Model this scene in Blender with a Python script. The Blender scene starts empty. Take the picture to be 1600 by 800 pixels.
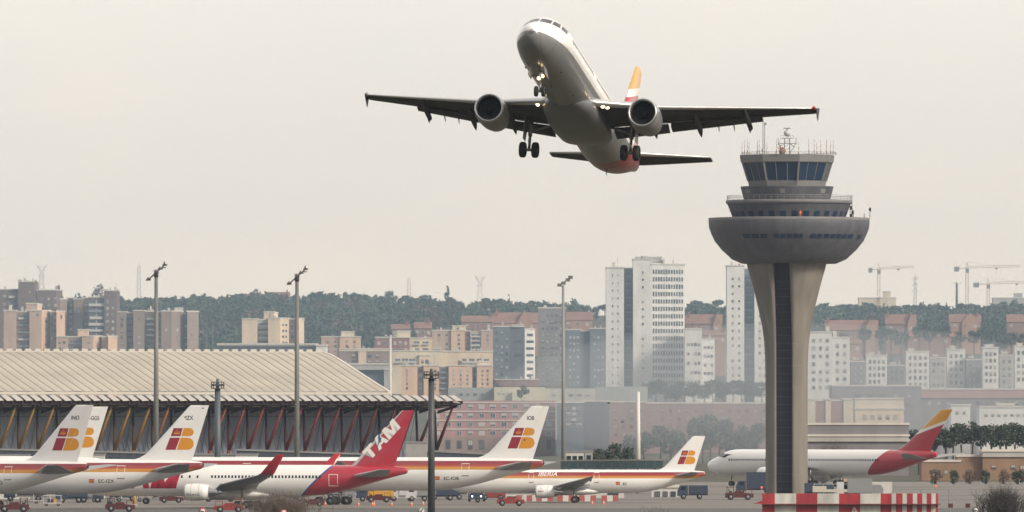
import bpy, bmesh, math, random
from mathutils import Vector, Matrix, Euler
R_ = math.radians
rnd = random.Random(7)
scn = bpy.context.scene
col = scn.collection

# ------------------------------------------------------------------ camera, sky, sun, exposure
F = 16000.0          # focal length in photo pixels (photo is 1600 wide): a 360 mm lens
CAM_H = 14.0         # height of the photographer above the apron
HOR = 659.0          # photo row of the horizon
cam_d = bpy.data.cameras.new("camera")
cam = bpy.data.objects.new("camera", cam_d); col.objects.link(cam)
cam_d.sensor_width = 36.0; cam_d.lens = 36.0 * F / 1600.0
cam_d.clip_start = 1.0; cam_d.clip_end = 60000.0
cam.location = (0, 0, CAM_H)
cam.rotation_euler = (R_(90) + math.atan((HOR - 400.0) / F), 0, 0)
cam_d.dof.use_dof = True
cam_d.dof.focus_distance = 1450.0
cam_d.dof.aperture_fstop = 4.5
scn.camera = cam

SUN_EL, SUN_AZ = 34.0, 72.0      # azimuth measured from +Y (view direction) towards +X; the sun is to the right
w = bpy.data.worlds.new("World"); scn.world = w; w.use_nodes = True
nt = w.node_tree; nt.nodes.clear()
out = nt.nodes.new("ShaderNodeOutputWorld")
bg = nt.nodes.new("ShaderNodeBackground"); bg2 = nt.nodes.new("ShaderNodeBackground")
add = nt.nodes.new("ShaderNodeAddShader")
sky = nt.nodes.new("ShaderNodeTexSky"); sky.sky_type = 'NISHITA'; sky.sun_disc = False
sky.sun_elevation = R_(SUN_EL); sky.sun_rotation = R_(SUN_AZ); sky.dust_density = 4.0; sky.air_density = 1.0
nt.links.new(sky.outputs[0], bg.inputs[0]); bg.inputs[1].default_value = 0.05
# overcast deck: pale cloud with very soft, wide structure
tc = nt.nodes.new("ShaderNodeTexCoord")
mp = nt.nodes.new("ShaderNodeMapping"); mp.inputs['Scale'].default_value = (30, 30, 75)
nz = nt.nodes.new("ShaderNodeTexNoise"); nz.inputs['Scale'].default_value = 1.0; nz.inputs['Detail'].default_value = 5.0
rp = nt.nodes.new("ShaderNodeValToRGB")
rp.color_ramp.elements[0].position = 0.30; rp.color_ramp.elements[0].color = (0.755, 0.708, 0.640, 1)
rp.color_ramp.elements[1].position = 0.72; rp.color_ramp.elements[1].color = (0.800, 0.732, 0.645, 1)
nt.links.new(tc.outputs['Generated'], mp.inputs[0]); nt.links.new(mp.outputs[0], nz.inputs['Vector'])
nt.links.new(nz.outputs[0], rp.inputs[0]); 
mz = nt.nodes.new("ShaderNodeSeparateXYZ"); nt.links.new(tc.outputs['Generated'], mz.inputs[0])
mg = nt.nodes.new("ShaderNodeMapRange"); mg.interpolation_type = 'SMOOTHSTEP'; mg.inputs['From Min'].default_value = 0.004; mg.inputs['From Max'].default_value = 0.045
nt.links.new(mz.outputs['Z'], mg.inputs['Value'])
mxc = nt.nodes.new("ShaderNodeMix"); mxc.data_type = 'RGBA'; mxc.blend_type = 'MULTIPLY'; mxc.inputs[0].default_value = 1.0
tint = nt.nodes.new("ShaderNodeMix"); tint.data_type = 'RGBA'; tint.inputs[6].default_value = (1.075, 1.0, .915, 1); tint.inputs[7].default_value = (1.02, .995, .975, 1)
nt.links.new(mg.outputs[0], tint.inputs[0]); nt.links.new(rp.outputs[0], mxc.inputs[6]); nt.links.new(tint.outputs[2], mxc.inputs[7])
nt.links.new(mxc.outputs[2], bg2.inputs[0])
# the cloud deck glows most in the direction the camera looks and is duller overhead and behind
sp = nt.nodes.new("ShaderNodeSeparateXYZ"); nt.links.new(tc.outputs['Generated'], sp.inputs[0])
mr = nt.nodes.new("ShaderNodeMapRange"); mr.interpolation_type = 'SMOOTHSTEP'
mr.inputs['From Min'].default_value = -0.2; mr.inputs['From Max'].default_value = 0.98
mr.inputs['To Min'].default_value = 0.60; mr.inputs['To Max'].default_value = 1.17
nt.links.new(sp.outputs['Y'], mr.inputs['Value']); nt.links.new(mr.outputs[0], bg2.inputs[1])
nt.links.new(bg.outputs[0], add.inputs[0]); nt.links.new(bg2.outputs[0], add.inputs[1])
nt.links.new(add.outputs[0], out.inputs[0])

sd = bpy.data.lights.new("sun", 'SUN'); sun = bpy.data.objects.new("sun", sd); col.objects.link(sun)
sd.energy = 2.9; sd.angle = R_(12); sd.color = (1.0, 0.90, 0.76)
sv = Vector((math.sin(R_(SUN_AZ)) * math.cos(R_(SUN_EL)), -0.68 * math.cos(R_(SUN_EL)), math.sin(R_(SUN_EL)))).normalized()
SUN_AZ_TRUE = math.atan2(sv.x, sv.y)
sky.sun_rotation = SUN_AZ_TRUE
sun.rotation_euler = sv.to_track_quat('Z', 'Y').to_euler()

scn.view_settings.view_transform = 'Standard'; scn.view_settings.look = 'None'
scn.view_settings.exposure = 0.12; scn.view_settings.gamma = 1.0
scn.view_settings.use_curve_mapping = False
scn.cycles.use_denoising = True
scn.cycles.max_bounces = 5; scn.cycles.diffuse_bounces = 2; scn.cycles.glossy_bounces = 3
scn.cycles.transmission_bounces = 4; scn.cycles.volume_bounces = 0
scn.cycles.transparent_max_bounces = 16
scn.cycles.use_fast_gi = False

# ------------------------------------------------------------------ helpers
def P(px, py, d):
    """photo pixel at a chosen distance -> world point"""
    return Vector(((px - 800.0) * d / F, d, CAM_H + (HOR - py) * d / F))
def M(d): return d / F            # metres per photo pixel at distance d

def mat(name, c, rough=0.6, metal=0.0, noise=0.0, nscale=1.0, coat=0.0, emit=None, estr=0.0, bump=0.0, spec=0.5, streak=1.0):
    m = bpy.data.materials.new(name); m.use_nodes = True
    t = m.node_tree; b = t.nodes["Principled BSDF"]
    b.inputs["Base Color"].default_value = (*c, 1); b.inputs["Roughness"].default_value = rough
    b.inputs["Metallic"].default_value = metal; b.inputs["Coat Weight"].default_value = coat
    b.inputs["Coat Roughness"].default_value = 0.08; b.inputs["Specular IOR Level"].default_value = spec
    if emit:
        b.inputs["Emission Color"].default_value = (*emit, 1); b.inputs["Emission Strength"].default_value = estr
    if noise > 0:
        tc = t.nodes.new("ShaderNodeTexCoord")
        n = t.nodes.new("ShaderNodeTexNoise"); n.inputs["Scale"].default_value = nscale; n.inputs["Detail"].default_value = 6
        mp = t.nodes.new("ShaderNodeMapping"); mp.inputs["Scale"].default_value = (1, 1, streak)
        t.links.new(tc.outputs["Object"], mp.inputs[0]); t.links.new(mp.outputs[0], n.inputs["Vector"])
        r = t.nodes.new("ShaderNodeValToRGB")
        r.color_ramp.elements[0].position = 0.3; r.color_ramp.elements[1].position = 0.7
        r.color_ramp.elements[0].color = (*[max(0, x * (1 - noise)) for x in c], 1)
        r.color_ramp.elements[1].color = (*[min(1, x * (1 + noise)) for x in c], 1)
        t.links.new(n.outputs[0], r.inputs[0]); t.links.new(r.outputs[0], b.inputs["Base Color"])
        if bump > 0:
            bp = t.nodes.new("ShaderNodeBump"); bp.inputs["Strength"].default_value = bump
            t.links.new(n.outputs[0], bp.inputs["Height"]); t.links.new(bp.outputs[0], b.inputs["Normal"])
    return m

class NB:
    """tiny node builder for livery materials"""
    def __init__(s, name, rough=0.3, coat=0.6):
        s.m = bpy.data.materials.new(name); s.m.use_nodes = True; s.t = s.m.node_tree
        s.b = s.t.nodes["Principled BSDF"]; s.b.inputs["Roughness"].default_value = rough
        s.b.inputs["Coat Weight"].default_value = coat; s.b.inputs["Coat Roughness"].default_value = 0.07
        tc = s.t.nodes.new("ShaderNodeTexCoord"); sp = s.t.nodes.new("ShaderNodeSeparateXYZ")
        s.t.links.new(tc.outputs["Object"], sp.inputs[0]); s.tc = tc
        s.x, s.y, s.z = sp.outputs
    def op(s, o, a, b=0.0):
        n = s.t.nodes.new("ShaderNodeMath"); n.operation = o
        for i, v in enumerate((a, b)):
            if isinstance(v, (int, float)): n.inputs[i].default_value = v
            else: s.t.links.new(v, n.inputs[i])
        return n.outputs[0]
    def gt(s, a, b): return s.op('GREATER_THAN', a, b)
    def mix(s, f, a, b):
        n = s.t.nodes.new("ShaderNodeMix"); n.data_type = 'RGBA'
        s.t.links.new(f, n.inputs[0])
        for i, v in ((6, a), (7, b)):
            if isinstance(v, tuple): n.inputs[i].default_value = (*v, 1)
            else: s.t.links.new(v, n.inputs[i])
        return n.outputs[2]
    def dirt(s, c, scale=0.35, amt=0.12):
        n = s.t.nodes.new("ShaderNodeTexNoise"); n.inputs["Scale"].default_value = scale; n.inputs["Detail"].default_value = 8
        mp = s.t.nodes.new("ShaderNodeMapping"); mp.inputs["Scale"].default_value = (0.5, 1, 2.2)
        s.t.links.new(s.tc.outputs["Object"], mp.inputs[0]); s.t.links.new(mp.outputs[0], n.inputs["Vector"])
        f = s.op('MULTIPLY', s.op('SUBTRACT', n.outputs[0], 0.42), amt * 6)
        f2 = s.t.nodes.new("ShaderNodeClamp"); s.t.links.new(f, f2.inputs[0]); f2.inputs[2].default_value = amt * 2.2
        return s.mix(f2.outputs[0], c, (0.28, 0.25, 0.22))
    def done(s, c):
        s.t.links.new(c, s.b.inputs["Base Color"]); return s.m

class MB:
    """collects faces, then links them as ONE mesh object"""
    def __init__(s): s.v = []; s.f = []; s.mi = []; s.sm = []
    def face(s, idx, m=0, smooth=False): s.f.append(tuple(idx)); s.mi.append(m); s.sm.append(smooth)
    def poly(s, pts, m=0):
        b = len(s.v); s.v += [tuple(p) for p in pts]; s.face(range(b, b + len(pts)), m)
    def box(s, x0, x1, y0, y1, z0, z1, m=0):
        b = len(s.v)
        s.v += [(x0,y0,z0),(x1,y0,z0),(x1,y1,z0),(x0,y1,z0),(x0,y0,z1),(x1,y0,z1),(x1,y1,z1),(x0,y1,z1)]
        for q in ((0,3,2,1),(4,5,6,7),(0,1,5,4),(1,2,6,5),(2,3,7,6),(3,0,4,7)): s.face([b + i for i in q], m)
    def hexa(s, p, m=0):
        """8 points ordered like box()"""
        b = len(s.v); s.v += [tuple(q) for q in p]
        for q in ((0,3,2,1),(4,5,6,7),(0,1,5,4),(1,2,6,5),(2,3,7,6),(3,0,4,7)): s.face([b + i for i in q], m)
    def ring(s, pts): b = len(s.v); s.v += [tuple(p) for p in pts]; return list(range(b, b + len(pts)))
    def bridge(s, a, b, m=0, smooth=True):
        n = len(a)
        for i in range(n): s.face((a[i], a[(i+1) % n], b[(i+1) % n], b[i]), m, smooth)
    def loft(s, rings, m=0, smooth=True, cap=True):
        ids = [s.ring(r) for r in rings]
        for a, b in zip(ids, ids[1:]): s.bridge(a, b, m, smooth)
        if cap: s.face(ids[0][::-1], m); s.face(ids[-1], m)
    def tube(s, p0, p1, r0, r1=None, n=8, m=0, cap=True, smooth=True):
        p0, p1 = Vector(p0), Vector(p1); r1 = r0 if r1 is None else r1
        d = (p1 - p0).normalized(); u = d.orthogonal().normalized(); v = d.cross(u)
        c = [(math.cos(2*math.pi*i/n), math.sin(2*math.pi*i/n)) for i in range(n)]
        s.loft([[p0 + (u*a + v*b)*r0 for a, b in c], [p1 + (u*a + v*b)*r1 for a, b in c]], m, smooth, cap)
    def bar(s, p0, p1, w, m=0): s.tube(p0, p1, w*0.7, None, 4, m, True, False)
    def lathe(s, prof, c=(0,0,0), n=24, axis='z', m=0, smooth=True, cap=False, ms=None):
        rs = []
        for h, r in prof:
            ring = []
            for i in range(n):
                a = 2*math.pi*i/n; p, q = r*math.cos(a), r*math.sin(a)
                ring.append((c[0]+p, c[1]+q, c[2]+h) if axis == 'z' else (c[0]+h, c[1]+p, c[2]+q) if axis == 'x' else (c[0]+q, c[1]+h, c[2]+p))
            rs.append(s.ring(ring))
        for k, (a, b) in enumerate(zip(rs, rs[1:])): s.bridge(a, b, ms[k] if ms else m, smooth)
        if cap: s.face(rs[0][::-1], m); s.face(rs[-1], m)
    def build(s, name, mats, parent=None, loc=None):
        me = bpy.data.meshes.new(name); me.from_pydata(s.v, [], s.f)
        for x in (mats if isinstance(mats, (list, tuple)) else [mats]): me.materials.append(x)
        me.polygons.foreach_set("material_index", s.mi); me.polygons.foreach_set("use_smooth", s.sm)
        bm = bmesh.new(); bm.from_mesh(me); bmesh.ops.recalc_face_normals(bm, faces=bm.faces); bm.to_mesh(me); bm.free()
        me.update()
        o = bpy.data.objects.new(name, me); col.objects.link(o)
        if parent: o.parent = parent
        if loc is not None: o.location = loc
        return o
def inst(me, name, parent=None, loc=(0,0,0), rot=(0,0,0), sc=(1,1,1)):
    o = bpy.data.objects.new(name, me); col.objects.link(o); o.parent = parent
    o.location = loc; o.rotation_euler = rot; o.scale = sc; return o
def tag(o, label, cat, group=None):
    o["label"] = label; o["category"] = cat
    if group: o["group"] = group
    return o
def thing(name, label, cat, loc=(0,0,0), rz=0.0, group=None):
    o = bpy.data.objects.new(name, None); col.objects.link(o); o.empty_display_size = 0.5
    o.location = loc; o.rotation_euler = (0, 0, rz)
    return tag(o, label, cat, group)
def kids(o): return [c for c in KID.get(o.name, [])]
def copy_tree(o, parent=None):
    def walk(src, par):
        c = src.copy(); col.objects.link(c)
        if par is not None: c.parent = par
        for ch in CH.get(src.name, []): walk(ch, c)
        return c
    CH = {}
    for x in bpy.data.objects:
        if x.parent: CH.setdefault(x.parent.name, []).append(x)
    return walk(o, parent)
def structure(o): o["kind"] = "structure"; return o
def interp(tab, x):
    if x <= tab[0][0]: return tab[0][1:]
    for a, b in zip(tab, tab[1:]):
        if x <= b[0]:
            t = (x - a[0]) / (b[0] - a[0]); return tuple(p + (q - p)*t for p, q in zip(a[1:], b[1:]))
    return tab[-1][1:]
def smooth_tab(tab, n):
    """Catmull-Rom resample of a table (first column = parameter)"""
    res = []
    for i in range(len(tab) - 1):
        p1, p2 = tab[i], tab[i+1]
        p0 = tab[i-1] if i else p1; p3 = tab[i+2] if i + 2 < len(tab) else p2
        for k in range(n):
            t = k / n
            row = [p1[0] + (p2[0]-p1[0])*t]
            for j in range(1, len(p1)):
                h = p2[0]-p1[0]
                m1 = (p2[j]-p0[j])/max(1e-6, p2[0]-p0[0])*h; m2 = (p3[j]-p1[j])/max(1e-6, p3[0]-p1[0])*h
                row.append((2*t**3-3*t**2+1)*p1[j] + (t**3-2*t**2+t)*m1 + (-2*t**3+3*t**2)*p2[j] + (t**3-t**2)*m2)
            res.append(tuple(row))
    res.append(tuple(tab[-1])); return res
def text_bm(body, size=1.0, shear=0.0, bold=0.0, spacing=1.0):
    cu = bpy.data.curves.new("lettering", 'FONT'); cu.body = body; cu.size = size; cu.shear = shear
    cu.offset = bold; cu.space_character = spacing; cu.align_x = 'LEFT'
    o = bpy.data.objects.new("lettering", cu); col.objects.link(o)
    dg = bpy.context.evaluated_depsgraph_get(); dg.update()
    me = bpy.data.meshes.new_from_object(o.evaluated_get(dg))
    bm = bmesh.new(); bm.from_mesh(me); bpy.data.objects.remove(o); bpy.data.meshes.remove(me); bpy.data.curves.remove(cu)
    return bm
def text_obj(body, fn, size, m, name, parent, shear=0.0, bold=0.0, spacing=1.0, cuts=0.0):
    """flat lettering mapped through fn(u, v) -> point"""
    bm = text_bm(body, size, shear, bold, spacing)
    if cuts:
        for k in range(1, int(size*1.3/cuts) + 1):
            bmesh.ops.bisect_plane(bm, geom=bm.verts[:] + bm.edges[:] + bm.faces[:], plane_co=(0, k*cuts - size*0.25, 0), plane_no=(0, 1, 0))
    for v in bm.verts: v.co = fn(v.co.x, v.co.y)
    me = bpy.data.meshes.new(name); bm.to_mesh(me); bm.free(); me.materials.append(m)
    o = bpy.data.objects.new(name, me); col.objects.link(o); o.parent = parent; return o

LETTERS = {   # block capitals as non-overlapping outlines in a 1 high cell
 'T': (1.02, [[(.34,0),(.62,0),(.62,.74),(.96,.74),(.96,1),(0,1),(0,.74),(.34,.74)]]),
 'A': (1.06, [[(0,0),(.28,0),(.36,.24),(.66,.24),(.73,.47),(.43,.47),(.52,.74),(.74,0),(1.04,0),(.70,1),(.34,1)]]) if False else
      (1.08, [[(0,0),(.29,0),(.52,.72),(.52,1),(.34,1)], [(.75,0),(1.04,0),(.70,1),(.5201,1),(.5201,.72)], [(.365,.22),(.68,.22),(.62,.41),(.425,.41)]]),
 'M': (1.30, [[(0,0),(.27,0),(.27,.60),(.50,0),(.74,0),(.97,.60),(.97,0),(1.24,0),(1.24,1),(.86,1),(.62,.36),(.38,1),(0,1)]]),
}
def block_letters(body, fn, m, name, parent, shear=0.0, cuts=0.1):
    """bold block lettering, one unit high, mapped through fn(u, v)"""
    bm = bmesh.new(); off = 0.0
    for ch in body:
        adv, outs = LETTERS[ch]
        for o in outs: bm.faces.new([bm.verts.new((off+x+shear*y, y, 0)) for x, y in o])
        off += adv
    bmesh.ops.triangulate(bm, faces=bm.faces[:])
    for k in range(1, int(1/cuts)): bmesh.ops.bisect_plane(bm, geom=bm.verts[:]+bm.edges[:]+bm.faces[:], plane_co=(0,k*cuts,0), plane_no=(0,1,0))
    for v in bm.verts: v.co = fn(v.co.x, v.co.y)
    me = bpy.data.meshes.new(name); bm.to_mesh(me); bm.free(); me.materials.append(m)
    o = bpy.data.objects.new(name, me); col.objects.link(o); o.parent = parent; return o

# ------------------------------------------------------------------ shared materials
WHITE = mat("white_paint", (0.78, 0.78, 0.77), 0.35, coat=0.4, noise=0.05, nscale=0.4)
WINGDK = mat("wing_shade_grey", (0.075, 0.075, 0.08), 0.6, noise=0.2, nscale=0.6, spec=0.12)  # darker copy of the wing grey, underwing shade put into the colour
WINGGREY = mat("wing_grey", (0.22, 0.225, 0.235), 0.45, noise=0.12, nscale=0.5)
DARKGREY = mat("dark_grey", (0.06, 0.062, 0.066), 0.6, noise=0.2, nscale=1)
SLATMET = mat("bare_slat_metal", (0.62, 0.62, 0.63), 0.3, metal=0.6)
RUBBER = mat("rubber", (0.014, 0.014, 0.016), 0.75)
STEEL = mat("strut_steel", (0.25, 0.25, 0.26), 0.4, metal=0.5)
GLASS_DK = mat("dark_glass", (0.014, 0.02, 0.026), 0.25, spec=0.25)
FAN = mat("fan_dark", (0.012, 0.012, 0.013), 0.5)
LIP = mat("intake_metal", (0.55, 0.56, 0.58), 0.28, metal=0.9)
REDP = mat("red_paint", (0.42, 0.018, 0.03), 0.4, coat=0.3, noise=0.08)
MAROON = mat("logo_maroon", (0.27, 0.014, 0.03), 0.45)
OCHRE = mat("logo_ochre", (0.64, 0.27, 0.015), 0.45)
BLACK = mat("black_paint", (0.02, 0.02, 0.022), 0.5)
LAMP = mat("lamp_glow", (1, 0.9, 0.7), 0.3, emit=(1.0, 0.74, 0.40), estr=4.5)
ORANGEP = mat("orange_paint", (0.65, 0.12, 0.03), 0.5)
YELLOWP = mat("yellow_paint", (0.62, 0.33, 0.03), 0.5, noise=0.1)
CONC = mat("pale_concrete", (0.42, 0.39, 0.35), 0.85, noise=0.12, nscale=0.15)
GALV = mat("galvanised_steel", (0.23, 0.235, 0.235), 0.55, noise=0.15, nscale=0.6)
# ------------------------------------------------------------------ airliners (nose at x=0, tail towards +x, left side = -y)
NOSE = [(0.0,-.22,-.24,.01),(.03,-.10,-.38,.14),(.10,-.01,-.50,.245),(.25,.11,-.64,.37),(.5,.235,-.76,.51),(.9,.38,-.87,.66),(1.3,.525,-.93,.76),
        (1.7,.72,-.965,.84),(2.1,.875,-.985,.90),(2.6,.965,-1.0,.955),(3.2,1.0,-1.0,.99),(4.0,1.0,-1.0,1.0)]
TAIL = [(0,1,-1.0,1),(.2,1,-.92,.965),(.4,.99,-.67,.86),(.6,.975,-.30,.68),(.8,.94,.10,.44),(.94,.88,.36,.25),(.985,.83,.44,.17),(1.0,.78,.52,.11)]
def fus_table(L, R, tl=6.6):
    t = [(a*R, b*R, c*R, d*R) for a, b, c, d in smooth_tab(NOSE, 3)]
    x0 = L - tl*R
    for k in range(1, 9): t.append((4*R + (x0-4*R)*k/9, R, -R, R))
    t += [(x0 + a*tl*R, b*R, c*R, d*R) for a, b, c, d in smooth_tab(TAIL, 3)]
    return t
def fus_mesh(tab, n=40, belly=None):
    mb = MB(); rings = []
    for x, zt, zb, ry in tab:
        zc, rz = (zt+zb)/2, (zt-zb)/2
        rings.append([(x, ry*math.sin(2*math.pi*i/n), zc + rz*math.cos(2*math.pi*i/n)) for i in range(n)])
    mb.loft(rings); return mb
def surf(tab, x, z, side=-1, eps=0.012):
    zt, zb, ry = interp(tab, x); zc, rz = (zt+zb)/2, (zt-zb)/2
    q = max(0.0, 1 - ((z-zc)/rz)**2); return (x, side*(ry*math.sqrt(q) + eps), z)
def side_patch(mb, tab, x0, x1, z0, z1, side=-1, eps=0.012, n=4, m=0):
    for k in range(n):
        a, b = z0 + (z1-z0)*k/n, z0 + (z1-z0)*(k+1)/n
        mb.poly([surf(tab,x0,a,side,eps), surf(tab,x1,a,side,eps), surf(tab,x1,b,side,eps), surf(tab,x0,b,side,eps)], m)
def door(tab, x0, x1, z0, z1, m, parent, side=-1, t=0.09, sill=None):
    mb = MB()
    side_patch(mb, tab, x0, x0+t, z0, z1, side); side_patch(mb, tab, x1-t, x1, z0, z1, side)
    side_patch(mb, tab, x0+t, x1-t, z1-t, z1, side, n=1); side_patch(mb, tab, x0+t, x1-t, z0, z0+t*(1.6 if sill else 1), side, n=1, m=1)
    return mb.build("cabin_door", [m, sill or m], parent)
def nose_pt(tab, y, z, eps=0.015):
    lo, hi = 0.0, tab[30][0]
    for _ in range(40):
        x = (lo+hi)/2; zt, zb, ry = interp(tab, x); zc, rz = (zt+zb)/2, (zt-zb)/2
        if (y/ry)**2 + ((z-zc)/rz)**2 < 1: hi = x
        else: lo = x
    return (lo - eps*1.2, y*(1+eps*.5), z + eps*.6)
def cockpit(tab, R, parent):
    quads = [((.035,.47),(.43,.455),(.40,.70),(.035,.725)), ((.47,.45),(.70,.41),(.635,.655),(.445,.69)), ((.735,.40),(.865,.345),(.785,.60),(.675,.645))]
    for s in (-1, 1):
        for q in quads:
            mb = MB(); n = 4; ids = []
            for j in range(n+1):
                v = j/n; row = []
                for i in range(n+1):
                    u = i/n
                    y = (q[0][0]*(1-u)+q[1][0]*u)*(1-v) + (q[3][0]*(1-u)+q[2][0]*u)*v
                    z = (q[0][1]*(1-u)+q[1][1]*u)*(1-v) + (q[3][1]*(1-u)+q[2][1]*u)*v
                    row.append(nose_pt(tab, s*y*R, z*R))
                ids.append(mb.ring(row))
            for j in range(n):
                for i in range(n): mb.face((ids[j][i], ids[j][i+1], ids[j+1][i+1], ids[j+1][i]), 0, True)
            mb.build("cockpit_window", GLASS_DK, parent)
AF = [(0,0),(.015,.34),(.07,.72),(.2,.98),(.4,1.0),(.7,.62),(1,.05),(1,-.03),(.7,-.30),(.4,-.52),(.2,-.55),(.07,-.42),(.015,-.22)]
AFS = [(0,0),(.02,.42),(.1,.85),(.3,1),(.6,.72),(1,.06),(1,-.06),(.6,-.72),(.3,-1),(.1,-.85),(.02,-.42)]
def wing_rings(st, af=AF, vert=False):
    rs = []
    for xl, a, b, c, th in st:
        if vert: rs.append([(xl+u*c, t*th, b) for u, t in af])
        else: rs.append([(xl+u*c, a, b+t*th) for u, t in af])
    return rs
def surface(st, mats, name, parent, af=AF, vert=False, le=0):
    mb = MB(); rs = [mb.ring(r) for r in wing_rings(st, af, vert)]; n = len(af)
    for a, b in zip(rs, rs[1:]):
        for i in range(n):
            m = le if (i <= 1 or i >= n-2) else 0
            mb.face((a[i], a[(i+1)%n], b[(i+1)%n], b[i]), m, not (i in (5,6) if vert else i in (6,)))
    mb.face(rs[0][::-1]); mb.face(rs[-1]); return mb.build(name, mats, parent)
def mirror(st): return [(x, -y, z, c, t) for x, y, z, c, t in st]
def engine(parent, x, y, z, r, ln, cm, wing_z, core=True, text=None, n=36):
    mb = MB()
    mb.lathe([(.10*ln,r*.80),(.04*ln,r*.83),(0,r*.90),(.015*ln,r*.955),(.06*ln,r*1.0)], (x,y,z), n, 'x', ms=[0,0,0,0])
    lip = mb
    c = MB()
    c.lathe([(.06*ln,r*1.0),(.2*ln,r*1.055),(.45*ln,r*1.07),(.75*ln,r*.99),(1.0*ln,r*.84),(.985*ln,r*.79),(.8*ln,r*.78)], (x,y,z), n, 'x')
    e = c.build("engine_cowling", cm, parent)
    lip.build("intake_ring", LIP, e)
    sm = MB()
    for q, rr in ((.30,1.066),(.62,1.04)): sm.lathe([(q*ln,r*rr+.004),(q*ln+.03,r*rr+.004)], (x,y,z), n, 'x')
    sm.build("cowling_seam", DARKGREY, e)
    f = MB(); f.lathe([(.10*ln,r*.80),(.3*ln,r*.78)], (x,y,z), n, 'x')
    f.lathe([(.3*ln,r*.78),(.3*ln,r*.24),(.22*ln,r*.16),(.15*ln,.01)], (x,y,z), n, 'x', smooth=False); f.build("intake_duct", FAN, e)
    fb = MB()
    for k in range(24):
        a0, a1 = 2*math.pi*k/24, 2*math.pi*(k+.62)/24
        pts = []
        for rr, aa, dx in ((.25,a0,.0),(.77,a0,.0),(.77,a1,.07),(.25,a1,.07)):
            pts.append((x+.285*ln-dx*r, y+rr*r*math.cos(aa+rr*.35), z+rr*r*math.sin(aa+rr*.35)))
        fb.poly(pts)
    fb.build("fan_blades", mat_fan, e)
    k = MB(); k.lathe([(.8*ln,r*.66),(1.0*ln,r*.62),(1.28*ln,r*.42),(1.42*ln,r*.36),(1.40*ln,r*.30)], (x,y,z), 24, 'x')
    k.lathe([(1.38*ln,r*.28),(1.5*ln,r*.2),(1.66*ln,.02)], (x,y,z), 16, 'x'); k.build("exhaust_cone", LIP if core else STEEL, e)
    p = MB(); w = .16*r
    p.hexa([(x+.22*ln,y-w,z+r*.9),(x+1.25*ln,y-w,z+r*.35),(x+1.25*ln,y+w,z+r*.35),(x+.22*ln,y+w,z+r*.9),
            (x+.42*ln,y-w,z+r*1.12),(x+1.55*ln,y-w,wing_z),(x+1.55*ln,y+w,wing_z),(x+.42*ln,y+w,z+r*1.12)])
    p.build("engine_pylon", WHITE, e)
    if text: text_obj(text[0], lambda u, v: (x+.14*ln+u, y-math.sqrt(max(0,(r*1.075)**2-v*v))-.01, z+v+text[3]), text[1], text[2], "engine_lettering", e, spacing=text[4] if len(text) > 4 else 1.0)
    return e
mat_fan = mat("fan_blade_metal", (0.05, 0.05, 0.055), 0.35, metal=0.5)
def wheel(mb_t, c, r, wd, n=24):
    x, y, z = c
    mb_t.lathe([(-wd/2,r*.55),(-wd/2,r*.86),(-wd*.34,r*.985),(0,r),(wd*.34,r*.985),(wd/2,r*.86),(wd/2,r*.55)], (x,y,z), n, 'y')
def gear(parent, name, x, y, z_top, z_ax, r, wd, pairs, half, brace=None, door_mb=None):
    """strut part with tyre sub-parts"""
    g = MB(); g.tube((x,y,z_top),(x,y,z_ax+.9*r*2),.17*r/.55,.15*r/.55,10); g.tube((x,y,z_ax+1.9*r),(x,y,z_ax),.10*r/.55,None,10)
    g.tube((x,y-half,z_ax),(x,y+half,z_ax),.11*r/.55,None,8)
    for dx in pairs:
        if dx: g.tube((x,y,z_ax),(x+dx,y,z_ax),.1,None,8); g.tube((x+dx,y-half,z_ax),(x+dx,y+half,z_ax),.1,None,8)
    g.tube((x-.28*r/.55,y,z_ax+1.9*r),(x-.42*r/.55,y,z_ax+.95*r),.04,None,6); g.tube((x-.42*r/.55,y,z_ax+.95*r),(x-.1,y,z_ax+.1),.04,None,6)
    if brace: g.tube((x,y,z_ax+2.4*r),brace,.09,None,8)
    s = g.build(name, STEEL, parent)
    for dx in pairs:
        for sy in (-1,1):
            t = MB(); wheel(t,(x+dx,y+sy*half,z_ax),r,wd); tt = t.build("tyre", RUBBER, s)
            h = MB(); h.lathe([(-wd*.30,.02),(-wd*.32,r*.5),(wd*.32,r*.5),(wd*.30,.02)],(x+dx,y+sy*half,z_ax),16,'y'); h.build("wheel_hub", GALV, tt)
    return s
def fairing(parent, pts, w, m, name="flap_track_fairing"):
    """canoe: pts = [(x, y, z, half height)]"""
    mb = MB(); rs = []
    for x, y, z, h in pts:
        rs.append([(x, y + w*min(1,h/.22)*math.sin(2*math.pi*i/12), z + h*math.cos(2*math.pi*i/12)) for i in range(12)])
    mb.loft(rs); return mb.build(name, m, parent)

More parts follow.
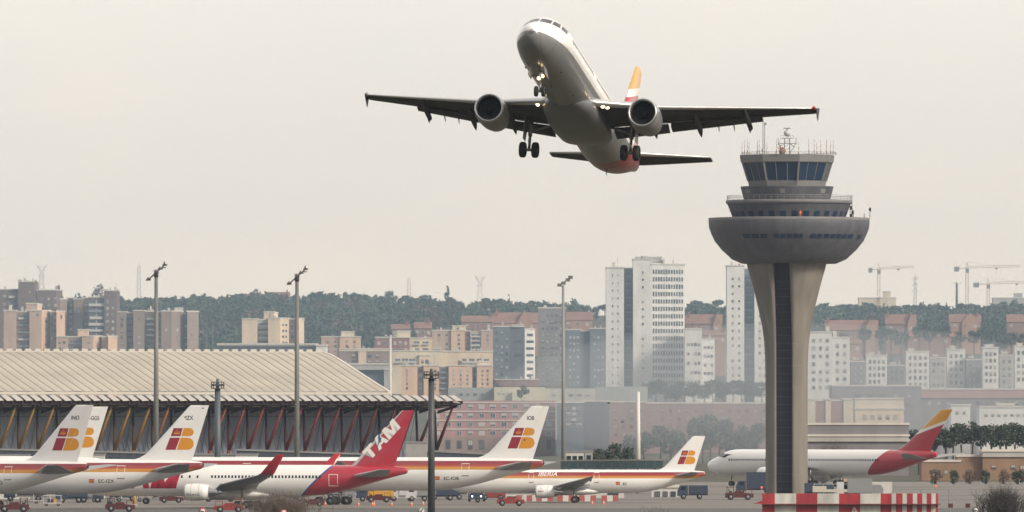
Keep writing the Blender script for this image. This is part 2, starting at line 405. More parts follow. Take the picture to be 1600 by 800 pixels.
# ---- liveries
def livery_stripes(name, R):
    b = NB(name, 0.32, 0.5)
    zr = b.op('DIVIDE', b.z, R)
    c = (0.80, 0.80, 0.79)
    c = b.mix(b.gt(zr, .26), c, (0.55, 0.25, 0.03)); c = b.mix(b.gt(zr, .43), c, (0.45, 0.10, 0.025))
    c = b.mix(b.gt(zr, .50), c, (0.31, 0.03, 0.03)); c = b.mix(b.gt(zr, .63), c, (0.22, 0.016, 0.032))
    c = b.mix(b.gt(zr, .79), c, (0.82, 0.82, 0.81))
    return b.done(b.dirt(c, 0.3, 0.11))
def livery_plain(name, dirt=0.1):
    b = NB(name, 0.30, 0.5); return b.done(b.dirt((0.80, 0.80, 0.79), 0.3, dirt))
def livery_diag(name, slope, c0, wblue, c_lo, c_mid, c_hi):
    """white ahead of a slanted line, colour behind it"""
    b = NB(name, 0.30, 0.5); s = b.op('SUBTRACT', b.x, b.op('MULTIPLY', b.z, slope))
    c = b.mix(b.gt(s, c0), c_lo, c_mid); c = b.mix(b.gt(s, c0 + wblue), c, c_hi)
    return b.done(b.dirt(c, 0.3, 0.06))
def livery_newfin(name, slope, c0, x_ref, z_y, z_r, tilt):
    b = NB(name, 0.30, 0.5)
    zz = b.op('SUBTRACT', b.z, b.op('MULTIPLY', b.op('SUBTRACT', b.x, x_ref), tilt))
    c = b.mix(b.gt(zz, z_r), (0.42, 0.016, 0.03), (0.80, 0.79, 0.77)); c = b.mix(b.gt(zz, z_y), c, (0.68, 0.33, 0.02))
    return b.done(c)
FINK = [(-.6,-10.3,-.1),(0.0,-9.7,0),(0.35,-8.6,.1),(0.9,-7.65,.3),(1.8,-6.75,.59),(8.5,-.55,2.7),(8.72,-.2,2.77)]
def fin(parent, xt, z0, k, mats, rows=FINK, le=0):
    st = [(xt+a*k, 0, z0+z*k, (b-a)*k, (b-a)*k*.052) for z, a, b in rows]
    return surface(st, mats, "tail_fin", parent, AFS, True, le)
def fin_fn(xt, z0, k, rows=FINK, eps=.02):
    def fn(x, z):     # metres in the unscaled fin frame
        r = interp(rows, z); c = r[1]-r[0]; u = min(1, max(0, (x-r[0])/c))
        t = interp([(a,b) for a, b in AFS[:6]], u)[0]*c*.052
        return (xt+x*k, -(t*k+eps), z0+z*k)
    return fn
def grid_poly(mb, fn, pts, m=0):
    b = [fn(*p) for p in pts]; mb.poly(b, m)
def fin_logo(parent, fn):
    def quad(name, a, m):      # split along z so the decal follows the curved fin
        mb = MB(); n = 5; (x0,z0),(x1,z1),(x2,z2),(x3,z3) = a
        for i in range(n):
            for j in range(n):
                def q(u, v): return fn((x0*(1-u)+x1*u)*(1-v)+(x3*(1-u)+x2*u)*v, (z0*(1-u)+z1*u)*(1-v)+(z3*(1-u)+z2*u)*v)
                mb.poly([q(i/n,j/n), q((i+1)/n,j/n), q((i+1)/n,(j+1)/n), q(i/n,(j+1)/n)])
        return mb.build(name, m, parent)
    r = quad("emblem_block", [(-3.46,3.77),(-1.88,3.77),(-1.49,5.07),(-3.01,5.07)], MAROON)
    quad("emblem_block", [(-4.32,1.59),(-2.67,1.59),(-1.94,3.53),(-3.59,3.53)], MAROON)
    cr = MB()
    f2 = lambda x, z: tuple(Vector(fn(x, z)) + Vector((0,-.012,0)))
    cr.poly([f2(-2.95,4.1),(*f2(-2.05,4.1),),f2(-1.98,4.28),f2(-2.9,4.28)])
    for k in range(5): cr.poly([f2(-2.88+.18*k,4.33),f2(-2.74+.18*k,4.33),f2(-2.68+.18*k,4.62+.08*(k in(1,2,3)))])
    cr.poly([f2(-2.46,4.68),f2(-2.34,4.68),f2(-2.32,4.8),f2(-2.44,4.8)])
    cr.build("crown_emblem", OCHRE, parent)
    def lobe(l0, l1, c, rad):
        mb = MB(); n = 14; prev = None; nu = 5
        for i in range(n+1):
            z = l0[1] + (l1[1]-l0[1])*i/n; xl = l0[0] + (l1[0]-l0[0])*i/n
            xr = c[0] + math.sqrt(max(0, rad*rad-(z-c[1])**2)); row = [fn(xl+(xr-xl)*j/nu, z) for j in range(nu+1)]
            if prev:
                for j in range(nu): mb.poly([prev[j], prev[j+1], row[j+1], row[j]])
            prev = row
        mb.build("emblem_lobe", OCHRE, parent)
    lobe((-1.75,3.77),(-1.31,5.07),(-.39,4.42),.65); lobe((-2.49,1.59),(-1.81,3.53),(-.71,2.56),.97)

STRIPE340 = livery_stripes("striped_livery_long", 2.82)
STRIPE321 = livery_stripes("striped_livery_short", 2.02)
FINWHITE = livery_plain("fin_white", 0.04)
DOORLINE = mat("door_outline", (0.72, 0.70, 0.66), 0.5)
DOORSILL = mat("door_sill", (0.16, 0.15, 0.15), 0.6)

def big_striped(name, label, reg, fin_reg, px_end, d, yaw, gear_on=True, wings=True):
    """four-engined long airliner in striped livery; px_end = photo column of its tail cone"""
    L, R = 75.4, 2.82; tab = fus_table(L, R, 7.2)
    end = P(px_end, 700, d); a = R_(-yaw)
    loc = Vector((end.x - L*math.cos(a), end.y - L*math.sin(a), 5.2))
    t = thing(name, label, "airliner", loc, a, "striped four engined airliners at the stands")
    f = fus_mesh(tab).build("fuselage", STRIPE340, t)
    cap = MB(); cap.lathe([(-.05,.30),(.12,.30),(.16,.22)], (L,0,.66*R), 14, 'x', cap=True); cap.build("exhaust_outlet", BLACK, f)
    cockpit(tab, R, t)
    xt, z0 = L-1.75, 2.72
    fn_ = fin(t, xt, z0, 1.0, FINWHITE); ff = fin_fn(xt, z0, 1.0); fin_logo(fn_, ff)
    text_obj(fin_reg, lambda u, v: ff(-1.05-(.42 if len(fin_reg) > 3 else 0)+u*.85, 6.4+v), .92, BLACK, "registration_lettering", fn_, bold=.012)
    rud = MB()
    for k in range(6):
        z = .6+k*1.3; r0, r1 = interp(FINK, z), interp(FINK, z+1.3)
        A, B = r0[0]+(r0[1]-r0[0])*.7, r1[0]+(r1[1]-r1[0])*.7
        rud.poly([ff(A,z),ff(A+.05,z),ff(B+.05,z+1.3),ff(B,z+1.3)])
    rud.build("rudder_gap", DOORLINE, fn_)
    hs = [(L-8.4,1.0,.95,6.6,.42),(L-7.9,1.9,1.05,6.0,.36),(L-2.3,9.7,2.0,2.5,.12),(L-1.9,9.95,2.03,1.9,.05)]
    surface(hs, [WINGGREY, SLATMET], "tailplane", t, AFS, False, 1); surface(mirror(hs), [WINGGREY, SLATMET], "tailplane", t, AFS, False, 1)
    if wings:
        ws = [(25.5,1.5,-1.5,13.5,.95),(26.8,2.8,-1.4,12.2,.85),(32.2,10,-.75,8.0,.5),(45.8,30.5,1.7,2.6,.15),(46.6,31.4,2.3,1.2,.06)]
        surface(ws, [WINGGREY, SLATMET], "wing", t, AF, False, 1); surface(mirror(ws), [WINGGREY, SLATMET], "wing", t, AF, False, 1)
        for yy, xx, zz in ((9.4,28.2,-2.6),(19.3,35.2,-1.6)):
            for s in (-1,1): engine(t, xx, s*yy, zz, 1.45, 4.6, WHITE, zz+2.1, n=24)
    if gear_on:
        gear(t, "nose_gear", 6.6, 0, -2.2, -4.62, .53, .36, (0,), .38)
        for s in (-1,1): gear(t, "main_gear", 39.0, s*5.3, -1.2, -4.5, .70, .45, (-1.0,1.0), .7)
        gear(t, "centre_gear", 40.6, 0, -2.0, -4.5, .70, .45, (-1.0,1.0), .6)
    text_obj(reg, lambda u, v: surf(tab, L-16.6+u, -.98+v), .78, BLACK, "registration_lettering", f, bold=.006, spacing=1.05, cuts=.15)
    fl = MB()
    side_patch(fl, tab, L-18.1, L-17.25, -.95, -.78, n=1, m=0); side_patch(fl, tab, L-18.1, L-17.25, -.78, -.56, n=1, m=1); side_patch(fl, tab, L-18.1, L-17.25, -.56, -.40, n=1, m=0)
    fl.build("national_flag", [REDP, OCHRE], f)
    for x in (L-13.6, 47.0, 24.0, 8.0): door(tab, x, x+1.35, -.35, 1.8, DOORLINE, f, sill=DOORSILL)
    return t

big_striped("airliner", "striped airliner in the left foreground, fin marked INO, overlapping the jet beside it", "EC-INO", "INO", 137, 1600, 26, wings=False)
big_striped("airliner", "striped airliner mostly hidden behind another, only fin marked C-GGS peeking out", "EC-GGS", "EC-GGS", 160, 1785, 12, wings=False)
big_striped("airliner", "striped airliner with EC-IZX on its rear fuselage, overlapping the nose of the white jet", "EC-IZX", "IZX", 317, 1640, 12, wings=False)
big_striped("airliner", "striped airliner with EC-IOB on its rear fuselage, standing right behind the red tailed jet", "EC-IOB", "IOB", 849, 1722, 12)

def red_tail_jet():
    L, R, d, yaw = 54.9, 2.55, 1660, 10; tab = fus_table(L, R, 7.0); a = R_(-yaw)
    end = P(637, 746, d); loc = Vector((end.x-L*math.cos(a), end.y-L*math.sin(a), 4.45))
    m = livery_diag("red_tail_livery", 1.03, L-14.95, .42, (.80,.80,.79), (.03,.06,.24), (.40,.014,.04))
    t = thing("airliner", "white twin jet with bright red tail lettered TAM and upswept red winglets", "airliner", loc, a)
    f = fus_mesh(tab).build("fuselage", m, t); cockpit(tab, R, t)
    rows = [(-.5,-7.9,-.1),(0,-7.3,0),(9.1,1.1,3.15),(9.3,1.4,3.2)]
    xt, z0 = L-2.25, 2.1
    fo = fin(t, xt, z0, 1.0, [m, SLATMET], rows, 1); ff0 = lambda x, z: (xt+x, -(.052*(interp(rows, z)[1]-interp(rows, z)[0])+.03), z0+z); ff = ff0
    ca, sa = math.cos(R_(47)), math.sin(R_(47))
    def tf(u, v):
        u, v = u*1.30, v*1.0
        return ff(-3.95 + (u*ca - v*sa), 1.05 + (u*sa + v*ca))
    block_letters("TAM", lambda u, v: tf(u*1.72, v*1.95), mat("tail_letter_white", (.78,.77,.75), .5), "tail_lettering", fo, shear=.10)
    bird = MB(); q = lambda u, v: tuple(Vector(tf(u, v)) + Vector((0,-.03,0)))
    bird.poly([q(1.75,.55),q(2.6,.9),q(3.3,1.15),q(2.75,1.25)]); bird.poly([q(2.5,1.0),q(3.0,1.1),q(3.4,2.0),q(2.95,1.7)])
    bird.build("bird_emblem", mat("emblem_teal", (.02,.14,.25), .5), fo)
    hs = [(L-9.2,1.1,.75,6.2,.38),(L-8.6,1.9,.82,5.6,.33),(L-3.4,9.0,1.75,2.3,.10),(L-3.0,9.3,1.78,1.7,.05)]
    surface(hs, [WINGGREY, SLATMET], "tailplane", t, AFS, False, 1); surface(mirror(hs), [WINGGREY, SLATMET], "tailplane", t, AFS, False, 1)
    ws = [(20.0,1.4,-1.35,10.5,.8),(21.0,2.6,-1.3,9.4,.7),(25.9,8.5,-.5,6.1,.42),(34.6,22.6,.95,2.5,.14)]
    wl = [(34.7,22.7,.97,2.45,.13),(35.4,23.4,1.35,2.2,.10),(37.8,24.1,4.0,1.35,.05),(38.2,24.2,4.3,.95,.03)]
    for k in (0, 1):
        g = (lambda s: s) if k == 0 else mirror
        wo = surface(g(ws), [WINGGREY, SLATMET], "wing", t, AF, False, 1); surface(g(wl), REDP, "winglet", wo)
    navy = mat("engine_navy", (.03,.04,.10), .5)
    for s in (-1, 1): engine(t, 19.7, s*7.9, -1.85, 1.30, 4.0, WHITE, -.3, text=("BRASIL", .62, navy, -.55, 1.25) if s < 0 else None)
    red = mat("fuselage_letter_red", (.40,.014,.045), .5)
    block_letters("TAM", lambda u, v: surf(tab, 5.5+u*3.45, -1.28+v*2.75), red, "fuselage_lettering", f, shear=.26, cuts=.08)
    wm = MB(); side_patch(wm, tab, 0+20, 20+.30, .42, .86, n=2); w0 = wm.build("cabin_window", GLASS_DK, f)
    xs = [17.2,17.9,19.2,20.5] + [22.9+.56*k for k in range(13)] + [31.2+.56*k for k in range(18)]
    w0.location.x = xs[0]-20
    for x in xs[1:]: inst(w0.data, "cabin_window", f, (x-20,0,0))
    for x0 in (L-12.6,):
        door(tab, x0, x0+1.5, -.9, 1.05, DOORLINE, f)
    gear(t, "nose_gear", 5.6, 0, -2, -3.95, .46, .3, (0,), .32)
    for s in (-1,1): gear(t, "main_gear", 28.5, s*4.65, -1, -3.85, .58, .4, (-.75,.75), .55)
    bf = MB(); rs = []
    for x, h, wy in ((18.5,.05,.3),(20.5,.5,1.6),(24,.75,2.2),(29,.75,2.2),(32,.45,1.5),(34,.05,.3)):
        rs.append([(x, wy*math.cos(2*math.pi*i/20), -2.2+ (h+.2)*math.sin(2*math.pi*i/20)) for i in range(20)])
    bf.loft(rs); bf.build("belly_fairing", WHITE, t)
red_tail_jet()

def wing321(t, z=-1.2, flap=True, flex=0.0, wm=None):
    wm = wm or WINGGREY
    ws = [(15.4,1.2,z-.05,8.0,.62),(16.4,2.1,z,7.0,.52),(18.7,6.4,z+.42,4.6,.33),(24.1,16.6,z+1.75+flex,1.65,.10),(24.4,16.95,z+1.8+flex,1.3,.05)]
    for k in (0, 1):
        g = (lambda s: s) if k == 0 else mirror
        s = 1 if k == 0 else -1
        wo = surface(g(ws), [wm, SLATMET], "wing", t, AF, False, 1)
        fence = MB(); y = s*17.0; zz = z+1.8+flex
        fence.hexa([(24.3,y-.03,zz),(25.5,y-.03,zz-.62),(25.5,y+.03,zz-.62),(24.3,y+.03,zz),(24.6,y-.03,zz+.10),(25.8,y-.03,zz+.42),(25.8,y+.03,zz+.42),(24.6,y+.03,zz+.10)])
        fence.build("wing_fence", DARKGREY, wo)
        if flap: nl = MB(); nl.lathe([(-.12,.02),(0,.13),(.3,.13),(.5,.02)], (24.2,y-s*.15,zz+.02), 10, "x"); nl.build("navigation_light", REDP if k else GALV, wo)
        if flap:
            for (y0,x0,c0,z0),(y1,x1,c1,z1) in (((2.3,22.9,1.6,z-.22),(6.3,22.9,1.3,z+.22)),((6.5,22.9,1.2,z+.24),(13.0,24.45,.75,z+1.22+flex*.63))):
                f1 = [(x0,y0,z0,c0,.16),(x1,y1,z1,c1,.11)]
                rings = []
                for xl, yy, zc, c, th in f1:
                    rings.append([(xl+u*c*.92, yy, zc+tt*th-u*c*.27) for u, tt in AFS])
                mb = MB(); mb.loft([[(a, s*b, c_) for a, b, c_ in r] for r in rings]); mb.build("flap", [wm], wo)
                tr = MB(); sl = []
                tr.tube((x0+.05,s*y0,z0+.15),(x1+.05,s*y1,z1+.13),.045,None,6); tr.build("flap_leading_edge", SLATMET, wo)
        for yy in (5.3, 8.5, 12.1):
            _, _ = 0, 0
            zw = z + .15 + (yy-2.1)/14.5*(1.6+flex); xw = 20.2 + (yy-5.3)*.25
            k_ = 1.0 if yy < 10 else .8
            fairing(wo, [(xw,s*yy,zw-.25,.03),(xw+.8,s*yy,zw-.42,.2*k_),(xw+2.0,s*yy,zw-.62,.30*k_),(xw+3.2,s*yy,zw-(.80 if flap else .6),.25*k_),(xw+3.7*k_,s*yy,zw-(1.0 if flap else .62),.13*k_),(xw+4.05*k_,s*yy,zw-(1.15 if flap else .62),.02)], .19, wm)
        if flap:
            for yy in (3.6, 9.8, 10.9):
                zw = z + .05 + (yy-2.1)/14.5*(1.6+flex); xw = 22.9 + max(0, yy-6)*.2
                fairing(wo, [(xw,s*yy,zw-.1,.02),(xw+.5,s*yy,zw-.3,.12),(xw+1.1,s*yy,zw-.62,.10),(xw+1.35,s*yy,zw-.8,.02)], .08, DARKGREY, "flap_hinge")
def tail321(t, L, wm=None):
    wm = wm or WINGGREY
    hs = [(L-5.6,.7,1.0,3.9,.22),(L-5.2,1.2,1.05,3.6,.2),(L-2.6,6.05,1.6,1.55,.08),(L-2.4,6.22,1.62,1.25,.03)]
    for g in ((lambda s: s), mirror): surface(g(hs), [wm, SLATMET], "tailplane", t, AFS, False, 1)

def short_striped():
    L, R, d, yaw = 44.5, 2.02, 1770, 3; tab = fus_table(L, R, 6.6); a = R_(-yaw)
    end = P(1102, 747, d); loc = Vector((end.x-L*math.cos(a), end.y-L*math.sin(a), 3.7))
    t = thing("airliner", "shorter striped twin jet lettered IBERIA above its wing, towards the right of the stands", "airliner", loc, a)
    f = fus_mesh(tab).build("fuselage", STRIPE321, t); cockpit(tab, R, t)
    wing321(t, flap=False); tail321(t, L)
    xt, z0 = L-1.9, 1.9; fo = fin(t, xt, z0, .68, FINWHITE); fin_logo(fo, fin_fn(xt, z0, .68))
    for s in (-1,1): engine(t, 15.4, s*5.75, -1.75, 1.06, 3.3, WHITE, -.65, text=("IBERIA", .36, MAROON, -.05) if s < 0 else None)
    text_obj("IBERIA", lambda u, v: surf(tab, 15.6+u*1.12, .92+v), 1.05, mat("title_white", (.8,.78,.75), .5), "fuselage_lettering", f, shear=.3, bold=.008, cuts=.15)
    text_obj("EC", lambda u, v: surf(tab, 30.3+u, -.62+v), .62, BLACK, "registration_lettering", f, bold=.012, cuts=.12)
    fl = MB()
    for k in range(3): side_patch(fl, tab, 29.1, 29.8, -.58+k*.17, -.58+(k+1)*.17, n=1, m=k % 2)
    fl.build("national_flag", [REDP, OCHRE], f)
    for x in (14.0, 25.3, 5.2): door(tab, x, x+.95, -.25, 1.55, DOORLINE, f, sill=DOORSILL)
    gear(t, "nose_gear", 5.1, 0, -1.6, -3.3, .39, .25, (0,), .28)
    for s in (-1,1): gear(t, "main_gear", 22, s*3.8, -1.2, -3.12, .58, .42, (0,), .5)
    bf = MB(); rs = []
    for x, h, wy in ((14.6,.05,.3),(16.5,.42,1.5),(19,.62,2.0),(23,.62,2.0),(25.5,.4,1.3),(27.5,.05,.2)):
        rs.append([(x, wy*math.cos(2*math.pi*i/20), -1.65+(h+.15)*math.sin(2*math.pi*i/20)) for i in range(20)])
    bf.loft(rs); bf.build("belly_fairing", WHITE, t)
short_striped()

def taxiing_jet():
    L, R, d, yaw = 63.7, 2.82, 2190, 41; tab = fus_table(L, R, 7.0); a = R_(-yaw)
    end = P(1464, 720, d); loc = Vector((end.x-L*math.cos(a), end.y-L*math.sin(a), 5.2))
    m = livery_diag("new_livery", 1.05, L-15.4, .01, (.82,.82,.81), (.42,.016,.04), (.42,.016,.04))
    t = thing("airliner", "white wide body jet with red tail and yellow fin tip, passing behind the control tower", "airliner", loc, a)
    f = fus_mesh(tab).build("fuselage", m, t); cockpit(tab, R, t)
    xt, z0 = L-1.75, 2.72
    rows = [(-.6,-10.3,-.1),(0,-9.7,0),(.35,-8.4,.15),(.9,-7.3,.4),(1.8,-6.1,.9),(8.5,2.6,5.9),(8.72,3.0,6.0)]
    fo = fin(t, xt, z0, 1.0, livery_newfin("new_fin", 1, 0, xt, z0+5.1, z0+4.45, .30), rows)
    hs = [(L-8.4,1.0,.95,6.6,.42),(L-7.9,1.9,1.05,6.0,.36),(L-2.3,9.7,2.0,2.5,.12),(L-1.9,9.95,2.03,1.9,.05)]
    for g in ((lambda s: s), mirror): surface(g(hs), [WINGGREY, SLATMET], "tailplane", t, AFS, False, 1)
    ws = [(20.5,1.5,-1.5,12.5,.95),(21.8,2.8,-1.4,11.2,.85),(27.2,10,-.75,7.6,.5),(40.0,28.5,1.5,2.6,.15),(40.8,29.2,3.6,1.2,.06)]
    for g in ((lambda s: s), mirror): surface(g(ws), [WINGGREY, SLATMET], "wing", t, AF, False, 1)
    for s in (-1,1): engine(t, 22.5, s*9.4, -2.5, 1.5, 4.8, WHITE, -.4, n=24)
    wm = MB(); side_patch(wm, tab, 30, 30.34, .35, .8, n=2); w0 = wm.build("cabin_window", GLASS_DK, f); w0.location.x = -22
    for k in range(1, 62): inst(w0.data, "cabin_window", f, (8+.68*k-30,0,0))
    gear(t, "nose_gear", 6.6, 0, -2.2, -4.62, .53, .36, (0,), .38)
    for s in (-1,1): gear(t, "main_gear", 33.0, s*5.3, -1.2, -4.5, .70, .45, (-1.0,1.0), .7)
taxiing_jet()

COWLG = mat('cowling_grey', (.21,.21,.22), .35, coat=.4, noise=.15, nscale=.8)
def flying_jet():
    L, R = 44.5, 2.0; tab = fus_table(L, R, 6.6)
    t = thing("airliner", "white twin jet climbing in the sky with landing gear down and lights on", "airliner", (1.379, 734.72, 41.93))
    e0, e1 = Euler((R_(1.896), R_(12.546), R_(79.606))), Euler((R_(2.12), R_(13.5), R_(79.606))); pv = Vector((22, 0, -1))
    t.location = Vector((1.379, 734.72, 42.12)) + e0.to_matrix() @ pv - e1.to_matrix() @ pv; t.rotation_euler = e1
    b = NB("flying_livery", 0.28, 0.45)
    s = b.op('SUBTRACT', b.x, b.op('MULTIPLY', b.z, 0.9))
    c = b.mix(b.gt(b.z, -.40), (.185,.195,.215), (.84,.84,.85))  # lower fuselage greyed: belly shade put into the white paint
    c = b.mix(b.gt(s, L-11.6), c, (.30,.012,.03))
    lines = b.op('LESS_THAN', b.op('FRACT', b.op('DIVIDE', b.x, 2.3)), .018)
    c = b.mix(b.op('MULTIPLY', lines, .6), c, (.045,.045,.05))
    seam = b.op('LESS_THAN', b.op('ABSOLUTE', b.op('SUBTRACT', b.op('ABSOLUTE', b.y), .62)), .018); c = b.mix(b.op('MULTIPLY', seam, .45), c, (.05,.05,.055))
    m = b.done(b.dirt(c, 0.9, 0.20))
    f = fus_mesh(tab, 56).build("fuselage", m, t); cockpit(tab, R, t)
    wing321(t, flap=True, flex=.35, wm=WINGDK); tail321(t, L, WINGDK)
    xt, z0 = L-2.2, 1.9
    fin(t, xt, z0, .77, livery_newfin("flying_fin", 1, 0, xt, z0+5.0, z0+4.4, .3))
    for sd_ in (-1,1): engine(t, 15.2, sd_*5.72, -2.15, 1.10, 3.5, COWLG, -.7, n=48)
    bf = MB(); rs = []
    for x, h, wy, zc in ((13.8,.05,.2,-1.6),(14.9,.55,1.3,-1.55),(16.4,.88,1.95,-1.5),(19,1.14,2.15,-1.5),(22.0,1.16,2.15,-1.5),(24.0,1.02,2.05,-1.5),(25.6,.7,1.75,-1.4),(26.8,.4,1.1,-1.4),(27.4,.1,.4,-1.5)):
        ring = []
        for i in range(28):
            a = 2*math.pi*i/28; cs, sn = math.cos(a), math.sin(a)
            ring.append((x, wy*math.copysign(abs(cs)**.7, cs), zc + h*math.copysign(abs(sn)**.8, sn)))
        rs.append(ring)
    bf.loft(rs); bf.build("belly_fairing", mat("belly_shade_grey", (.14,.147,.162), .35, coat=.3, noise=.12, nscale=.5), t)  # fairing grey deepened by the shade painted under the belly
    # undercarriage
    g = gear(t, "nose_gear", 5.07, 0, -1.7, -3.55, .385, .24, (0,), .27, brace=(3.6,0,-1.75))
    d = MB()
    for sy in (-1,1): d.hexa([(3.3,sy*.42,-2.0),(4.7,sy*.42,-2.0),(4.7,sy*.46,-2.0),(3.3,sy*.46,-2.0),(3.35,sy*.62,-2.75),(4.65,sy*.62,-2.75),(4.65,sy*.66,-2.75),(3.35,sy*.66,-2.75)])
    d.build("gear_door", WINGGREY, g)
    for yy, zz in ((-.14,-2.45),(.12,-2.62)):
        l = MB(); l.lathe([(-.05,.01),(-.04,.10),(0,.13),(.08,.12),(.16,.03)], (4.85,yy,zz), 12, 'x'); l.build("landing_light", LAMP, t)
    for sy in (-1,1):
        g = gear(t, "main_gear", 22.0, sy*3.8, -1.0, -3.5, .585, .44, (0,), .47, brace=(22.0,sy*1.9,-1.5))
        d = MB(); d.hexa([(21.2,sy*4.1,-1.1),(22.7,sy*4.1,-1.1),(22.7,sy*4.15,-1.1),(21.2,sy*4.15,-1.1),(21.5,sy*4.2,-2.75),(22.4,sy*4.2,-2.75),(22.4,sy*4.25,-2.75),(21.5,sy*4.25,-2.75)])
        d.build("gear_door", WINGGREY, g)
    for yy, xx, zz in ((2.42,17.0,-1.32),(-2.42,17.0,-1.32),(-2.72,17.3,-1.30)):
        l = MB(); l.lathe([(-.14,.01),(-.12,.08),(-.06,.14),(.02,.16),(.12,.12)], (xx,yy,zz), 12, 'x'); l.build("landing_light", LAMP, t)
    an = MB(); an.hexa([(9,-.02,-2.0),(9.35,-.02,-2.0),(9.35,.02,-2.0),(9,.02,-2.0),(9.2,-.01,-2.35),(9.4,-.01,-2.35),(9.4,.01,-2.35),(9.2,.01,-2.35)])
    an.hexa([(33,-.02,-1.9),(33.4,-.02,-1.9),(33.4,.02,-1.9),(33,.02,-1.9),(33.25,-.01,-2.3),(33.45,-.01,-2.3),(33.45,.01,-2.3),(33.25,.01,-2.3)])
    an.build("blade_antenna", DARKGREY, t)
    wm = MB(); side_patch(wm, tab, 10, 10.25, .42, .78, n=2); w0 = wm.build("cabin_window", GLASS_DK, f); w0.location.x = -3.6
    for k in range(1, 50):
        if k not in (16, 17, 33): inst(w0.data, "cabin_window", f, (6.4+.56*k-10,0,0))
    for x in (4.6, 13.6, 26.0, 34.6):
        for sd_ in (-1, 1): door(tab, x, x+.85, -.35, 1.45, DOORLINE, f, side=sd_, t=.05)
    drain = MB()
    for x, th in ((6.5,35),(8,-60),(11,-25),(7.4,-30),(12.5,30)):
        a = R_(th); ry = 2.0; drain.box(x, x+.22, -ry*math.sin(a)-.1, -ry*math.sin(a)+.1, -ry*math.cos(a)-.02, -ry*math.cos(a)+.1)
    drain.build("vent_port", DARKGREY, f)
flying_jet()
# ------------------------------------------------------------------ ground
PROF = [(0,0),(2500,0),(3000,0),(3300,1),(3600,4),(4000,13),(4500,27),(5000,42),(5500,56),(6000,70),(6500,82),(7000,84),(9000,66),(14000,60),(40000,40)]
RIDGE = [(-900,478),(0,480),(120,480),(260,482),(400,473),(520,478),(620,482),(700,484),(800,488),(900,488),(1080,490),(1250,492),(1400,492),(1500,493),(1600,490),(2500,488)]
def ground_z(x, y):
    if y < 2400: return 0.0
    px = 800 + F*x/y
    f = (14 + (659 - interp(RIDGE, px)[0])*6500/F)/84.0
    return interp(PROF, y)[0]*f
def terrain():
    ys = [-600,-100,0,300,600,900,1200,1500,1800,2100,2400] + [2400+100*k for k in range(1,52)] + [8000,9000,11000,14000,20000,40000]
    us = [-6,-4,-3,-2.2,-1.6] + [-1.2+.05*k for k in range(49)] + [1.6,2.2,3,4,6]
    mb = MB(); rows = []
    for y in ys:
        wd = 60 + max(y, 600)*.06
        row = []
        for u in us:
            x = u*wd*(1 if abs(u) <= 1.2 else 3.0); z = ground_z(x, max(y, 1)) + (rnd.uniform(-.6,.6) if y > 3000 else 0)
            row.append((x, y, z))
        rows.append(mb.ring(row))
    for a, b in zip(rows, rows[1:]):
        for i in range(len(us)-1): mb.face((a[i],a[i+1],b[i+1],b[i]),0,True)
    return mb
gm = bpy.data.materials.new("dry_ground"); gm.use_nodes = True
_t = gm.node_tree; _b = _t.nodes["Principled BSDF"]; _b.inputs["Roughness"].default_value = .95
_tc = _t.nodes.new("ShaderNodeTexCoord"); _n = _t.nodes.new("ShaderNodeTexNoise"); _n.inputs["Scale"].default_value = .02; _n.inputs["Detail"].default_value = 9
_r = _t.nodes.new("ShaderNodeValToRGB"); e = _r.color_ramp.elements
e[0].position = .3; e[0].color = (.034,.040,.020,1); e[1].position = .7; e[1].color = (.085,.068,.045,1); k_ = e.new(.5); k_.color = (.055,.052,.030,1)
_t.links.new(_tc.outputs["Object"], _n.inputs["Vector"]); _t.links.new(_n.outputs[0], _r.inputs[0]); _t.links.new(_r.outputs[0], _b.inputs["Base Color"])
structure(terrain().build("ground", gm))
def sheet(name, x0, x1, y0, y1, z, m):
    mb = MB(); mb.poly([(x0,y0,z),(x1,y0,z),(x1,y1,z),(x0,y1,z)]); return structure(mb.build(name, m))
APRON = mat("apron_concrete", (.17,.155,.138), .9, noise=.18, nscale=.05)
ASPH = mat("taxiway_asphalt", (.085,.085,.088), .9, noise=.15, nscale=.08)
sheet("apron", -420, 420, 1655, 2380, .012, APRON)
sheet("taxiway", -420, 420, 1560, 1651, .008, ASPH)
sheet("taxiway_shoulder", -420, 420, 1520, 1556, .006, mat("shoulder_tan", (.22,.20,.17), .9, noise=.2, nscale=.1))
mk = mat("marking_yellow", (.6,.42,.06), .8)
sheet("taxiway_marking", -420, 420, 1604, 1604.5, .016, mk)
sheet("apron_marking", -420, 420, 1668, 1668.5, .02, mk)
JO = mat("apron_joint", (.10,.095,.09), .9)
for k in range(6): sheet("apron_joint", -420, 420, 1680+k*22, 1680.35+k*22, .018, JO)
# wet strips of service road behind the stands
sheet("service_road", -420, 420, 1830, 1846, .016, ASPH)

